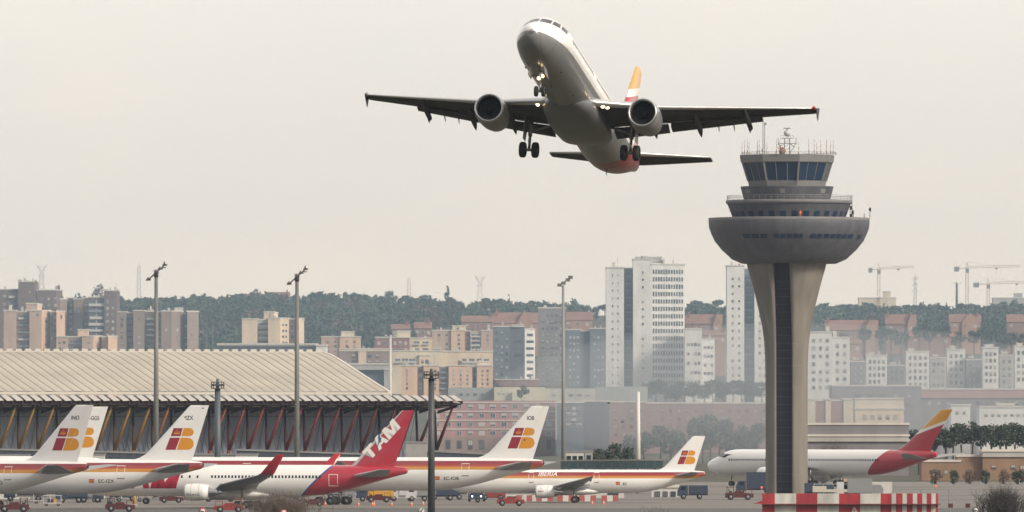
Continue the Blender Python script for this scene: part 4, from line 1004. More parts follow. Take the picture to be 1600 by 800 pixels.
def bld(name, label, d, blocks, wins=(), cat="building", group=None, roofcap=True):
    k = M(d); xs = [p[0] for b in blocks for p in b[0]]; cx = (min(xs)+max(xs))/2; X0 = (cx-800)*k
    g = min(ground_z(X0+(x-cx)*k, d) for x in (min(xs), cx, max(xs)))
    t = thing(name, label, cat, (X0, d, g), 0, group)
    Z = lambda y: CAM_H + (HOR-y)*k - g; Xp = lambda px: (px-cx)*k
    walls = []
    for b in blocks:
        pts, yt, m, back = b[:4]; zb = Z(b[4]) if len(b) > 4 and b[4] else -2.0
        mb = MB(); zt = Z(yt); ring = [(Xp(px), dy) for px, dy in pts] + [(Xp(pts[-1][0]), back), (Xp(pts[0][0]), back)]
        mb.loft([[(x, y, zb) for x, y in ring], [(x, y, zt) for x, y in ring]], smooth=False)
        wo = mb.build("wall", m, t); walls.append(wo)
        if roofcap:
            rp = MB(); e = .25
            rr = [(Xp(px)+(-e if i == 0 else e if i == len(pts)-1 else 0), dy-e) for i, (px, dy) in enumerate(pts)] + [(Xp(pts[-1][0])+e, back+e), (Xp(pts[0][0])-e, back+e)]
            rp.loft([[(x, y, zt+.02) for x, y in rr], [(x, y, zt+.55) for x, y in rr]], smooth=False); rp.build("roof", b[5] if len(b) > 5 else TRIM, t)
    for bi, x0, x1, y0, y1, nc, nr, wp, hp, kind in wins:
        pts = blocks[bi][0]; cnt = 0
        for r in range(nr):
            for c in range(nc):
                if kind in 'pn' and rnd.random() < .07: continue
                px = x0 + (x1-x0)*(c+.5)/nc; y = y0 + (y1-y0)*(r+.5)/nr
                for (a, da_), (b_, db) in zip(pts, pts[1:]):
                    if a <= px <= b_ and b_ > a: break
                else: continue
                f = (px-a)/(b_-a); dy = da_+(db-da_)*f; an = math.atan2(db-da_, (b_-a)*k)
                me = WK[kind]; me = rnd.choice(me)
                inst(me, "balcony" if kind in 'bB' else "window", walls[bi], (Xp(px)+math.sin(an)*.06, dy-math.cos(an)*.06, Z(y)), (0,0,an), (wp*k/max(.3, math.cos(an))*rnd.uniform(.82,1.06), 1, hp*k*rnd.uniform(.82,1.06)))
                WIN_COUNT[0] += 1
    if roofcap and cat in ("apartment block", "tower block", "office tower"):      # things on the roof
        for b in blocks:
            if len(b) > 4 and b[4]: continue
            x0, x1 = Xp(b[0][0][0]), Xp(b[0][-1][0]); zt = Z(b[1]) + .5
            if x1 - x0 < 5: continue
            for _ in range(rnd.randint(1, 3)):
                xx = rnd.uniform(x0+1.2, x1-1.2); w_ = rnd.uniform(.4, 1.4); hh = rnd.uniform(.6, 2.2); yy = b[0][0][1] + rnd.uniform(2, 6)
                q = MB(); q.box(xx-w_/2, xx+w_/2, yy, yy+w_, zt, zt+hh); q.build("roof_vent", rnd.choice((CONCB, BRICK, TRIM)), t)
            if rnd.random() < .6:
                xx = rnd.uniform(x0+1, x1-1); q = MB(); hh = rnd.uniform(2.5, 4.5); q.tube((xx,4,zt), (xx,4,zt+hh), .06, None, 5); q.bar((xx-.7,4,zt+hh*.9), (xx+.7,4,zt+hh*.9), .05); q.bar((xx-.5,4,zt+hh*.78), (xx+.5,4,zt+hh*.78), .05); q.build("roof_aerial", GALV, t)
    return t
F_ = lambda a, b, dy=0: [(a, dy), (b, dy)]
AB = "apartment_block"
# left cluster
bld(AB, "dark brown brick block at the far left with a taller battlemented stair tower", 4950,
    [(F_(-12,30), 453, BRICK, 16), ([(29,-3),(54,-3),(58,4)], 441, BRICK, 16), ([(57,0),(88,0),(95,8)], 454, BRICK, 18), (F_(29,34,-3), 438.5, BRICK, 3, 441), (F_(52,57,-2), 439, BRICK, 3, 441), (F_(40,44,-2), 439.5, BRICK, 3, 441)],
    [(0,-8,12,458,548,2,8,4,5,'p'),(0,13,36,456,480,2,2,10,9,'b'),(2,60,92,462,482,3,2,4,5,'p'),(2,48,72,472,483,2,1,11,9,'B') if False else (2,58,72,472,483,1,1,11,9,'B'),(1,32,52,450,500,2,4,3,4,'n')], "apartment block")
bld(AB, "brown brick apartments with blue shaded recesses, left of the balcony tower", 4900,
    [([(94,0),(104,3)], 468, BRICKP, 16), (F_(104,115,6), 466, BRICK, 16), ([(115,2),(128,2)], 468, BRICKP, 16), (F_(128,139,5), 466, BRICK, 16)],
    [(1,105,114,472,548,1,8,4,5,'p'),(2,118,127,472,548,1,8,4,5,'p'),(3,129,138,470,548,1,8,5,6,'B')], "apartment block")
bld(AB, "brown brick tower with a column of white railed balconies", 4880,
    [(F_(138,164), 465, BRICK, 16), ([(163,-2),(182,-2),(185,5)], 455, BRICK, 16), (F_(163,168,-2), 453.5, BRICK, 3, 455), (F_(179,184,-1), 453.5, BRICK, 3, 455)],
    [(0,138,163,469,550,1,8,23,9,'b'),(1,164,181,466,550,2,8,4,5,'p')], "apartment block")
bld(AB, "mauve brick slab block with pale cornices, in front of the wooded slope on the left", 4700,
    [([(183,3),(197,3)], 488, BRICKP, 20), (F_(197,208,8), 489, BRICKP, 20), ([(208,2),(225,2)], 486, BRICKP, 20), (F_(225,244,8), 487, BRICK, 20), (F_(244,266,5), 488, BRICKP, 20), ([(252,0),(268,0),(284,9)], 487, BRICKP, 20), (F_(284,294,13), 490, BRICK, 22), ([(292,5),(308,13)], 487, BRICKP, 22), (F_(272,284,9), 482, TRIM, 16, 487)],
    [(0,184,196,494,552,1,6,4,5,'n'),(1,198,207,494,552,1,6,8,6,'B'),(2,211,223,494,552,1,6,4,5,'p'),(3,227,242,492,552,1,7,13,6,'b'),(4,245,252,494,552,1,6,4,5,'p'),(5,253,266,510,552,1,4,4,4,'p'),(5,270,283,500,552,1,5,3,5,'p'),(6,285,293,495,552,1,6,4,5,'n'),(7,296,300,495,552,1,5,2.5,4,'n')], "apartment block")
bld(AB, "apricot block with sunlit corner faces and a rooftop cabin, lower left before the brown bricks", 4400,
    [(F_(6,25), 486, ORNGD, 18), (F_(25,46,3), 488, BRICKP, 18), (F_(46,65), 486, ORNGD, 18), ([(65,0),(77,11)], 486, ORNG, 18), (F_(77,88,6), 488, BRICKP, 18), ([(88,1),(99,12)], 487, ORNG, 18), (F_(40,57,6), 475, ORNGD, 16, 487), ([(57,6),(63,11)], 476, ORNG, 16, 487)],  # turned faces take the lighter apricot: sunlight put into their colour
    [(1,28,46,490,556,2,6,8,7,'b'),(2,50,62,490,494,2,1,4,5,'p'),(3,68,74,496,556,1,5,3,4,'n'),(4,78,87,490,556,2,6,3.5,5,'n'),(5,93,96,490,500,1,1,2.5,6,'n')], "apartment block")
bld(AB, "low apricot block with a small rooftop cabin, just above the terminal roof", 4350,
    [(F_(88,106), 527, ORNGD, 16), (F_(106,128,3), 527, BRICKP, 16), (F_(128,146), 526, ORNGD, 16), ([(146,0),(158,9)], 526, ORNG, 16), (F_(158,169,5), 527, ORNGD, 16), ([(169,0),(181,11)], 526, ORNG, 16), (F_(121,137,5), 516, ORNG, 12, 526)],  # sun on the turned faces painted in as lighter apricot
    [(0,90,104,530,560,2,3,4,4,'n'),(1,108,127,530,560,2,3,8,6,'b'),(2,134,144,530,560,1,3,4,4,'n'),(3,150,156,540,560,1,2,3,4,'n')], "apartment block")
# middle
bld(AB, "sunlit beige apartment block standing alone before the woods, with a stair head on its roof", 4700,
    [(F_(378,402), 499, BEIGE, 18), (F_(402,420,4), 500, CONCB, 18), (F_(419,438,-1), 498, BEIGE, 18), ([(438,-1),(451,6)], 498, BEIGE, 18), (F_(451,461,8), 499, BRICKP, 18), ([(461,6),(474,12)], 498, BEIGE, 18), (F_(412,428,5), 488, BEIGE, 16, 499), ([(428,5),(433,8)], 489, BEIGE, 16, 499)],
    [(1,403,419,503,540,2,4,8,6,'b'),(3,440,449,503,540,2,4,2.5,3.5,'d'),(4,452,460,503,540,1,4,5,5,'n')], "apartment block")
bld("warehouse", "long low building with a dark blue fascia peeking above the terminal roof", 3300,
    [(F_(340,494), 539, CONCB, 30, 541), (F_(340,494,.4), 541, NAVYB, 29.5, 549), (F_(340,494,.8), 549, CONCB, 29), ([(494,-1),(510,-1)], 541, WHITEB, 20)])
bld(AB, "apricot terrace with a square cream stair head, right of the sunlit beige block", 4780,
    [(F_(502,531), 527, ORNGD, 14), (F_(531,563,-1), 527, ORNG, 14), (F_(533,553,2), 519, CREAM, 10, 527)], [(0,506,530,530,560,2,4,4,4,'n'),(1,536,560,530,560,2,4,4,4,'n')], "apartment block")
bld(AB, "brick block with cream parapet behind the white lamp post", 4850,
    [(F_(585,640), 528, BRICKR, 14), (F_(640,676,1), 529, BEIGE, 14), (F_(620,641,2), 518, CREAM, 10, 528)], [(0,588,638,531,552,6,2,5,6,'p'),(1,644,672,531,552,2,2,9,6,'b')], "apartment block")
bld(AB, "tall beige and apricot block with stair head, left of the blue grey tower", 4800,
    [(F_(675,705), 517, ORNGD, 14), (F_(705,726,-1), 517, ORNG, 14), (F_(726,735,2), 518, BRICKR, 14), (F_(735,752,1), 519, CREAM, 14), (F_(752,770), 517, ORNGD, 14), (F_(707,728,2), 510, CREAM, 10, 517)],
    [(0,680,704,520,548,2,4,4,4,'n'),(1,710,724,520,548,1,4,4,4,'n'),(2,727,734,520,548,1,4,5,5,'n'),(3,736,751,521,548,1,4,13,6,'b'),(4,756,768,520,548,1,4,3,4,'n')], "apartment block")
bld(AB, "grey beige flats with pale parapet in the second row, behind the concrete portal", 4500,
    [(F_(530,612), 546, CREAM, 14, 549), (F_(530,612,.4), 549, BRICKP, 13.5), (F_(560,572,-.6), 549, BEIGE, 10)], [(1,534,608,552,570,6,2,6,6,'n')], "apartment block")
bld(AB, "long cream terrace with cluttered flat roof in the second row of the town", 4450,
    [(F_(612,690), 549, CREAM, 14), (F_(690,770,1), 550, BEIGE, 14), (F_(655,672,-1), 556, BEIGE, 10), (F_(676,688,3), 545, ROOFG, 10, 549), (F_(706,716,3), 546, TRIM, 10, 550)],
    [(0,616,650,558,570,3,1,9,7,'b'),(1,720,766,558,570,4,1,8,7,'b'),(2,657,670,558,572,2,1,4,6,'n')], "apartment block")
bld(AB, "front row apricot flats with a glazed stair strip, right above the terminal's end", 4200,
    [(F_(627,652), 572, ORNG, 14), (F_(652,662,2), 573, BRICKP, 14), (F_(662,686), 572, ORNG, 14), (F_(686,701,2), 574, BRICKP, 14), (F_(701,738), 572, ORNG, 14), (F_(738,746,3), 574, BRICKP, 14), (F_(745,770,-1), 572, ORNG, 14), (F_(746,765,2), 566, CREAM, 9, 572)],
    [(0,632,640,576,610,1,5,3,4,'n'),(1,653,661,576,610,1,5,6,5,'n'),(2,676,684,576,610,1,5,3,4,'n'),(3,687,700,576,610,1,4,12,7,'B'),(4,704,736,576,610,3,5,3.2,4,'p'),(5,739,745,576,610,1,5,5,5,'n'),(6,750,766,576,610,2,5,3,4,'n')], "apartment block")
bld("concrete_portal", "pale grey concrete portal building with a dark wide opening beside the white lamp post", 3300,
    [(F_(545,611), 570, CONCB, 14, 578), (F_(600,611), 578, CONCB, 14), (F_(545,600,2), 578, GREYB, 13)])
bld("office_tower", "blue grey office tower with a white windowed side wing and red shops at its foot", 4600,
    [(F_(770,797), 511, GREYB, 16), (F_(797,820,1), 511, GREYD, 16), ([(820,1),(836,4)], 515, WHITEB, 16), (F_(774,842,-4), 594, BRICKR, 8), (F_(800,817,0), 508.5, WHITEB, 10, 511)],
    [(1,802,817,518,592,1,7,12,4,'d'),(2,822,834,518,592,1,7,11,4,'d'),(0,772,796,515,590,3,7,4,5,'n')], "office tower")
bld("tower_block", "plain dark grey tower block behind the blurred lamp mast", 4620,
    [(F_(841,884), 482, LILAC, 18)], [(0,845,880,488,600,5,11,3.5,4,'n')], "tower block")
bld("tower_block", "bluish grey tower block with a darker strip, left of the white tower", 4550,
    [(F_(884,908), 516, GREYB, 18), (F_(908,922,2), 518, GREYD, 18), (F_(922,946), 514, GREYB, 18)], [(0,888,906,522,604,3,8,3.5,4,'p'),(2,926,944,522,604,3,8,3.5,4,'p')], "tower block")
bld("tower_block", "tall white tower block with rows of small windows, standing left of the control tower", 4200,
    [(F_(947,975), 419, WHITEB, 22), (F_(974,990,6), 420, GREYB, 22), (F_(989,1018,-2), 406, WHITEB, 22), ([(1018,-2),(1070,2)], 414, WHITEB, 22), (F_(994,1034,4), 402.5, CONCB, 14, 410)],
    [(3,1019,1068,419,604,12,16,2.6,7,'d'),(2,1001,1008,420,604,1,16,3,4,'n'),(1,976,988,424,604,1,16,10,6,'B'),(0,953,970,424,604,2,15,2.5,4,'p')], "tower block")
bld(AB, "white stepped block at the right foot of the tall white tower", 4180,
    [(F_(1070,1097), 515, WHITEB, 18), ([(1097,1),(1117,3)], 531, WHITEB, 18)], [(0,1073,1095,531,604,4,5,4,5,'n'),(1,1099,1115,536,604,3,5,4,5,'n')], "apartment block")
bld("tower_block", "second white tower block with a blue shaded strip, half behind the control tower's neck", 4250,
    [(F_(1136,1163), 416, WHITEB, 22), (F_(1162,1180,6), 420, GREYB, 22), (F_(1179,1202), 424, WHITEB, 22)], [(0,1140,1160,430,604,2,15,3,4,'n'),(1,1164,1178,430,604,1,15,12,6,'B'),(2,1183,1200,430,604,2,15,3,4,'n')], "tower block")
PLAT = bm("platform_pale", (.46,.45,.41), .18, .06); PLATG = bm("platform_green_grey", (.33,.345,.33), .18, .06); PLATC = bm("platform_cream", (.56,.53,.40), .15, .06)
bld("platform_wall", "pale grey yard wall above the pink brick block, right of the terminal's end", 3740, [(F_(700,772), 606, PLATG, 18)], [(0,704,770,611,622,6,1,7,5,'p')], "platform wall", None, False)
bld("platform_wall", "cream yard wall with a lone tree before it, above the pink brick block", 3735, [(F_(772,852), 605, PLATC, 18), (F_(800,835,-2), 612, PLATC, 4)], [(0,776,798,611,619,3,1,4,4,'p')], "platform wall", None, False)
bld("platform_wall", "long whitish yard wall fading right below the tall white tower", 3745, [(F_(852,930), 607, PLAT, 18), (F_(930,1012,1), 604, PLATG, 18)], [(0,858,926,613,622,5,1,8,4,'p')], "platform wall", None, False)
# pink brick office
bld("brick_office", "long pink brick office block with white window frames, behind the fin marked IOB", 3480,
    [(F_(668,868), 626, PINK, 16, 683), (F_(660,868,-.3), 683, BRICKP, 16)] + [(F_(668,868,-.25), y, TRIM, 2, y+1.5, TRIM) for y in (628.5,642.2,656,669.8,683)],
    [(0,674,866,629.5,641,11,1,9,7.5,'p'),(0,674,866,643.5,655,11,1,9,7.5,'p'),(0,674,866,657,669,11,1,9,7.5,'p'),(0,674,866,671,682.5,11,1,9,7.5,'p'),(1,674,866,685.5,704,11,1,8,15,'n')], "office block", None, False)
bld("office_block", "blue grey office with pale window strips, right of the pink brick block", 3460,
    [(F_(870,912), 630, GREYB, 18), (F_(912,952,2), 628, GREYD, 18)], [(0,884,910,634,668,3,4,7,5,'p')], "office block")
bld("brick_block", "long dusky red block between the blue grey office and the control tower", 3520,
    [(F_(952,1010), 629, DUSKY, 18), (F_(1010,1205,2), 631, DUSKY, 18)], [(1,1015,1200,636,685,14,4,5,5,'n'),(0,956,1006,636,685,4,4,5,5,'n')], "brick block")
# houses on the slope
ORNG_H = bm("house_orange", (.36,.21,.15)); BRICK_H = bm("house_terracotta", (.26,.15,.125))
def house(label, x0, x1, yr, ye, d, wallm, depth=9, gable=None, group="tiled houses on the slope", nwin=3, yb=None):
    k = M(d); cx = (x0+x1)/2; X0 = (cx-800)*k; g = ground_z(X0, d); t = thing("house", label, "house", (X0, d, g), 0, group)
    Z = lambda y: CAM_H+(HOR-y)*k-g; a, b = (x0-cx)*k, (x1-cx)*k
    w_ = MB(); w_.box(a, b, 0, depth, -2, Z(ye)); w_.build("wall", wallm, t)
    r = MB(); zr, ze = Z(yr), Z(ye)
    r.poly([(a-.4,-.5,ze),(b+.4,-.5,ze),(b+.4,depth/2,zr),(a-.4,depth/2,zr)]); r.poly([(a-.4,depth+.5,ze),(b+.4,depth+.5,ze),(b+.4,depth/2,zr),(a-.4,depth/2,zr)])
    r.poly([(a,0,ze),(a,depth,ze),(a,depth/2,zr-.1)]); r.poly([(b,0,ze),(b,depth,ze),(b,depth/2,zr-.1)])
    ro = r.build("roof", ROOFT, t)
    c = MB(); cxp = b-1.4 if rnd.random() < .5 else a+1.4; c.box(cxp-.45, cxp+.45, depth*.3, depth*.3+.9, ze, zr+1.4); c.build("chimney", BRICKR, ro)
    if gable:
        gm_ = MB(); ga, gb = (gable[0]-cx)*k, (gable[1]-cx)*k; zg = Z(gable[2]); gy = -1.2
        gm_.loft([[(ga,gy,-2),(gb,gy,-2),(gb,gy,ze),((ga+gb)/2,gy,zg),(ga,gy,ze)],[(ga,depth/2,-2),(gb,depth/2,-2),(gb,depth/2,ze),((ga+gb)/2,depth/2,zg),(ga,depth/2,ze)]], smooth=False)
        gm_.build("gable", ORNG_H, t)
    for i in range(nwin):
        px = x0+(x1-x0)*(i+.5)/nwin; inst(W_PALE[i % 3], "window", t, ((px-cx)*k, -.05 if not gable or not (gable[0]-3 < px < gable[1]+3) else -1.26, ze-2.2), (0,0,0), (1.5,1,1.7))
    return t
house("orange gabled house right of the white towers, against the trees", 1072, 1128, 491, 506, 5250, BRICK_H, 10, (1114,1127,489))
house("low terracotta house below the orange gabled house", 1100, 1135, 516, 524, 4800, ORNG_H)
house("wide terracotta house right behind the control tower's shaft", 1290, 1372, 500, 516, 5150, BRICK_H, 12, (1352,1366,498))
house("apricot terrace low in front of the wide terracotta house", 1312, 1345, 530, 537, 4500, ORNG_H)
house("terracotta house with an orange gable, under the left crane", 1384, 1431, 491, 506, 5300, BRICK_H, 10, (1418,1430,489))
house("long low terracotta terrace between the two gabled houses", 1418, 1490, 519, 526, 5000, BRICK_H)
house("gabled terracotta house with two white windows, under the middle crane", 1484, 1532, 491, 503, 5300, ORNG_H, 10, (1503,1529,489))
house("terracotta house at the right edge of the picture", 1574, 1612, 491, 503, 5300, BRICK_H, 10)
house("wide house with hipped grey roof below the skyline pylon", 722, 772, 493, 503, 5500, BRICK_H, 12)
house("terracotta house left of the wide grey roofed house", 648, 674, 503, 513, 5200, BRICK_H)
house("small terracotta house at the wood's lower edge", 612, 640, 506, 514, 5200, BRICK_H)
house("terracotta house with two chimneys above the blue grey tower", 772, 842, 488, 505, 5200, ORNG_H, 12, (808,832,485))
house("terracotta house above the dark grey tower", 880, 925, 487, 500, 5300, ORNG_H, 10)
house("red roofed house on the skyline left of the round topped trees", 418, 452, 456, 464, 6450, BRICK_H, 10)
house("red roofed villa on the skyline right of the tall cypress", 768, 800, 470, 477, 6450, BRICK_H, 10)
house("low red house on the skyline beside the tall lamp mast", 376, 410, 459, 465, 6450, BRICK_H, 10)
# right side, seen through the heat
bld(AB, "white block right beside the control tower's shaft", 3900, [(F_(1262,1300), 520, WHITEB, 16), (F_(1300,1328,2), 528, WHITEB, 16)], [(0,1266,1298,526,612,3,7,5,6,'n'),(1,1303,1326,534,612,2,6,5,6,'n')], "apartment block")
rw = [(1330,1352,566,LILAC),(1354,1386,556,WHITEB),(1388,1414,572,LILAC),(1416,1452,550,WHITEB),(1454,1478,560,CONCB),(1480,1508,547,WHITEB),(1510,1534,563,LILAC),(1536,1560,544,WHITEB),(1562,1584,556,CONCB),(1586,1612,542,WHITEB)]
desc = ["lilac grey flats nearest the control tower in the pale row on the right", "white flats, second in the pale row right of the control tower", "squat lilac grey flats between two white ones on the right", "wide white flats under the long low terracotta terrace", "narrow grey flats between wide white neighbours on the right", "white flats below the gabled house with two white windows", "lilac grey flats with a lower roof than both neighbours, right side", "tallest narrow white flats near the right edge", "grey flats next to the last white block on the right", "white flats cut by the right edge of the picture"]
for (x0, x1, yt, m_), ds in zip(rw, desc):
    bld(AB, ds, 4150 + rnd.uniform(-60,60), [(F_(x0,x1), yt, m_, 14), (F_(x0+4,x0+12,3), yt-4, m_, 9, yt)], [(0,x0+2,x1-2,yt+4,yt+56,max(2,int((x1-x0)/8)),5,4,6,'n')], "apartment block")
bld("red_roofed_hall", "long hall with a dull pink roof band on the right", 3450, [(F_(1420,1615), 609, PINK, 30, 622), (F_(1420,1615,.5), 622, LILAC, 29)], [(1,1430,1610,624,636,12,1,7,6,'n')], "hall")
bld("grey_hall", "low lilac grey shed right of the white block beside the control tower", 3400, [(F_(1300,1440), 604, LILAC, 30)], [(0,1310,1430,612,640,6,2,8,6,'n')], "hall")
bld("banded_hall", "small building with white and dusky red vertical bands, just right of the control tower", 3150,
    [(F_(1258,1274), 625, CREAM, 14), (F_(1274,1290,.5), 627, BRICKR, 14), (F_(1290,1298), 625, CREAM, 14), (F_(1298,1318,.5), 627, BRICKR, 14), (F_(1318,1336), 625, CREAM, 14)], [], "hall")
bld("cream_hall", "cream hall with a pale roof, between the banded building and the red tail", 3120, [(F_(1336,1412), 624, CREAM, 18, 640), (F_(1336,1412,-.5), 640, BEIGE, 18)], [(1,1345,1405,644,660,5,1,6,8,'n')], "hall")
bld("white_hall", "white hall directly right of the yellow fin tip", 3050, [(F_(1486,1516), 634, WHITEB, 18)], [(0,1490,1512,640,650,2,1,5,5,'n')], "hall")
bld("white_hall", "long low white hall at the right edge above the dark pines", 3020, [(F_(1530,1612), 637, WHITEB, 18), (F_(1560,1585,3), 633, CREAM, 10, 637)], [(0,1536,1606,645,653,7,1,5,4,'n')], "hall")
bld("long_shed", "long grey shed with a paler stripe behind the white wide body jet", 2650, [(F_(1240,1420), 664, LILAC, 20, 682), (F_(1240,1420,-.3), 682, CONCB, 20, 690), (F_(1240,1420,.3), 690, LILAC, 20)], [], "shed")
bld("earth_shed", "brown earth coloured shed behind the red tail on the right", 2440, [(F_(1440,1500), 722, EARTHB, 14), (F_(1496,1540,1), 714, EARTHB, 14), (F_(1535,1612,-1), 706, CONCB, 16, 714), (F_(1535,1612,-.6), 714, EARTHB, 15)], [(0,1450,1495,730,745,4,1,6,6,'n'),(3,1545,1605,722,738,4,1,8,7,'n')], "shed")
bld("white_kiosk", "blurred white cabin with windows under the striped twin jet's tail", 1900, [(F_(1018,1060), 762, BOXL, 4)], [(0,1021,1058,764,780,3,1,8,9,'d')], "cabin")
bld("white_kiosk", "white site cabin with a dark window band under the striped twin jet", 1880, [(F_(900,975), 768, BOXL, 4)], [(0,948,968,770,774,1,1,18,3.5,'d')], "cabin")
bld("shelter", "open shelter with a white roof edge behind the red baggage tug", 1880, [(F_(758,830), 773, BOXL, 6, 775.5), (F_(758,761), 775.5, BOXL, 1), (F_(790,792), 775.5, BOXL, 1), (F_(827,830), 775.5, BOXL, 1), (F_(760,829,5), 775.5, NAVYB, 6)], [], "shelter", None, False)
bld("distant_plant", "pale grey building on the skyline at the far right", 6900, [(F_(1552,1612), 466, CONCB, 20), (F_(1585,1598,3), 459, CONCB, 10, 466)], [], "building")
bld("distant_plant", "faint pale block on the skyline under the left crane", 6900, [(F_(1342,1400), 466, CREAM, 20), (F_(1380,1392,3), 456, CREAM, 10, 466)], [], "building")

# ------------------------------------------------------------------ trees
def leaf_mat(n, c): return mat(n, c, .8, noise=.42, nscale=.045)
LF = [leaf_mat("pine_dark", (.028,.050,.034)), leaf_mat("pine_mid", (.042,.070,.044)), leaf_mat("pine_light", (.058,.088,.052))]
LB = [leaf_mat("leaf_bronze", (.10,.07,.045)), leaf_mat("leaf_brown", (.14,.10,.07)), leaf_mat("leaf_grey", (.09,.08,.07))]
BARK = mat("bark", (.07,.05,.04), .9, noise=.2, nscale=2)
TW = mat("twig_brown", (.095,.068,.05), .9, noise=.2, nscale=1)
def crown_verts(r, h, kind, n, rg, leaf=.55):
    """leaf clumps in the crown volume; returns list of quads with material index"""
    q = []
    clumps = []
    for i in range(n[0]):
        if kind == 'cone':
            f = rg.random()**.7; a = rg.uniform(0, 6.28); rr = r*(1-f)*rg.uniform(.45,1.0)+.15; clumps.append((rr*math.cos(a), rr*math.sin(a), h*f, .28*r*(1.15-f)+.15))
        elif kind == 'umbrella':
            a = rg.uniform(0, 6.28); rr = r*math.sqrt(rg.random())*.9; clumps.append((rr*math.cos(a), rr*math.sin(a), h*(.62+.32*(1-(rr/r)**2))+rg.uniform(-.07,.05)*h, r*.27))
        else:
            a = rg.uniform(0, 6.28); u = rg.uniform(-.9, 1); s = math.sqrt(1-u*u)*rg.uniform(.55,1); clumps.append((r*s*math.cos(a)*.85, r*s*math.sin(a)*.85, h*(.5+.40*u), r*rg.uniform(.26,.42)))
    for cx, cy, cz, cr in clumps:
        mi = rg.choice((0,0,1,1,2))
        for _ in range(n[1]):
            v = Vector((rg.gauss(0,1), rg.gauss(0,1), rg.gauss(0,.8))).normalized()*cr*rg.uniform(.55,1.1)
            c = Vector((cx, cy, cz)) + v; nrm = Vector((rg.gauss(0,1), rg.gauss(0,1), rg.gauss(.4,1))).normalized()
            u = nrm.orthogonal().normalized(); w_ = nrm.cross(u); s = leaf*rg.uniform(.6,1.3)
            q.append(([c+u*s, c+w_*s*.7, c-u*s, c-w_*s*.7], mi))
    return q
def crown_mesh(r, h, kind, n, seed, mats, leaf=.55):
    rg = random.Random(seed); mb = MB()
    for p, mi in crown_verts(r, h, kind, n, rg, leaf): mb.poly(p, mi)
    me = bpy.data.meshes.new("crown"); me.from_pydata([tuple(v) for v in mb.v], [], mb.f)
    for m_ in mats: me.materials.append(m_)
    me.polygons.foreach_set("material_index", mb.mi); me.update(); return me
def trunk_mesh(h, r):
    mb = MB(); mb.tube((0,0,-1.5), (.1,0,h*.55), r, r*.6, 7); mb.tube((.1,0,h*.5), (.5,.2,h*.85), r*.5, r*.2, 6); mb.tube((.1,0,h*.45), (-.7,-.2,h*.8), r*.45, r*.15, 6); mb.tube((.05,0,h*.4), (.1,.7,h*.75), r*.4, r*.15, 6)
    me = bpy.data.meshes.new("trunk"); me.from_pydata([tuple(v) for v in mb.v], [], mb.f); me.materials.append(BARK); me.update(); return me
PROTO = {}
for nm, r, h, kind, n, mats, lf in (("round",5,10,'round',(26,26),LF,.6),("round2",5,10,'round',(22,24),LF,.7),("pine",5,10,'umbrella',(24,28),LF,.6),("pine2",5,10,'umbrella',(18,28),LF,.65),("cone",2.6,12,'cone',(34,20),LF,.45),("thin",1.2,10,'cone',(24,16),LF,.35),("brown",5,10,'round',(26,22),LB,.5)):
    PROTO[nm] = (crown_mesh(r, h, kind, n, hash(nm) % 97 if False else sum(map(ord, nm)), mats, lf), trunk_mesh(h, .35), r, h)
def tree(kind, label, px, ytop, hgt, d, wid=None, group=None, name="tree", cat="tree", g=None):
    cm, tm, r, h = PROTO[kind]; X = (px-800)*M(d); ztop = CAM_H+(HOR-ytop)*M(d); gz = ground_z(X, d)
    z0 = ztop-hgt if g is None else gz
    z0 = min(z0, gz + .3*hgt) if g is None else z0
    H = ztop - gz if z0 > gz - 30 and ztop-gz > 2 else hgt
    base = gz if ztop-gz > 2 else ztop-hgt
    t = thing(name, label, cat, (X, d, base), rnd.uniform(0,6.28), group); w_ = (wid*M(d)/2 if wid else hgt*.45)/r
    c0 = max(0.0, H-hgt)
    inst(cm, "crown", t, (0,0,c0), (0,0,0), (w_, w_, hgt/h)); inst(tm, "trunk", t, (0,0,0), (0,0,0), (1,1,max(.4,(H if c0 > 0 else hgt)/h)))
    return t
G1 = "trees standing out on the wooded skyline"
tree('brown', "dome shaped dark tree rising behind the balcony tower", 157, 445, 9, 5150, 26)
tree('round', "rounded tree standing high on the skyline, right of the second tall lamp mast", 611, 454, 9, 6300, 24)
tree('cone', "pointed conifer standing tallest on the skyline in the middle", 699, 447, 12, 6350, 15)
tree('thin', "thin cypress on the skyline beside the red roofed villa", 795, 460, 7, 6350, 5)
tree('round2', "dark rounded tree beside the thin cypress above the blue grey tower", 812, 471, 9, 6200, 30)
tree('round', "small bushy tree on the skyline left of the pointed conifer", 666, 460, 6, 6350, 20)
def skyline(px):
    return interp([(-60,468),(60,470),(100,470),(200,468),(300,466),(330,464),(400,462),(440,464),(480,466),(510,460),(530,458),(560,461),(600,466),(700,468),(760,474),(840,475),(960,478),(1090,470),(1120,472),(1300,478),(1400,480),(1450,476),(1550,474),(1640,476)], px)[0]
lab = {'round':"dark round crowned tree among the wooded skyline", 'pine':"flat topped pine among the wooded skyline", 'cone':"small pointed conifer among the wooded skyline", 'pine2':"flat topped pine among the wooded skyline", 'round2':"dark round crowned tree among the wooded skyline"}
px = 188.0
while px < 1625:
    if not (945 < px < 1072 or 1136 < px < 1292 or 600 < px < 622):
        kd = rnd.choice(('round','round2','pine','pine2','cone','round')); wd = rnd.uniform(13,24) if kd != 'cone' else rnd.uniform(8,11)
        tree(kd, lab[kd], px, skyline(px)+rnd.uniform(-3.5,4), rnd.uniform(7,9.5), 6350+rnd.uniform(-90,90), wd, "trees on the wooded skyline, " + {'cone':'pointed','pine':'flat topped','pine2':'flat topped'}.get(kd,'round crowned'))
    px += rnd.uniform(9, 16)
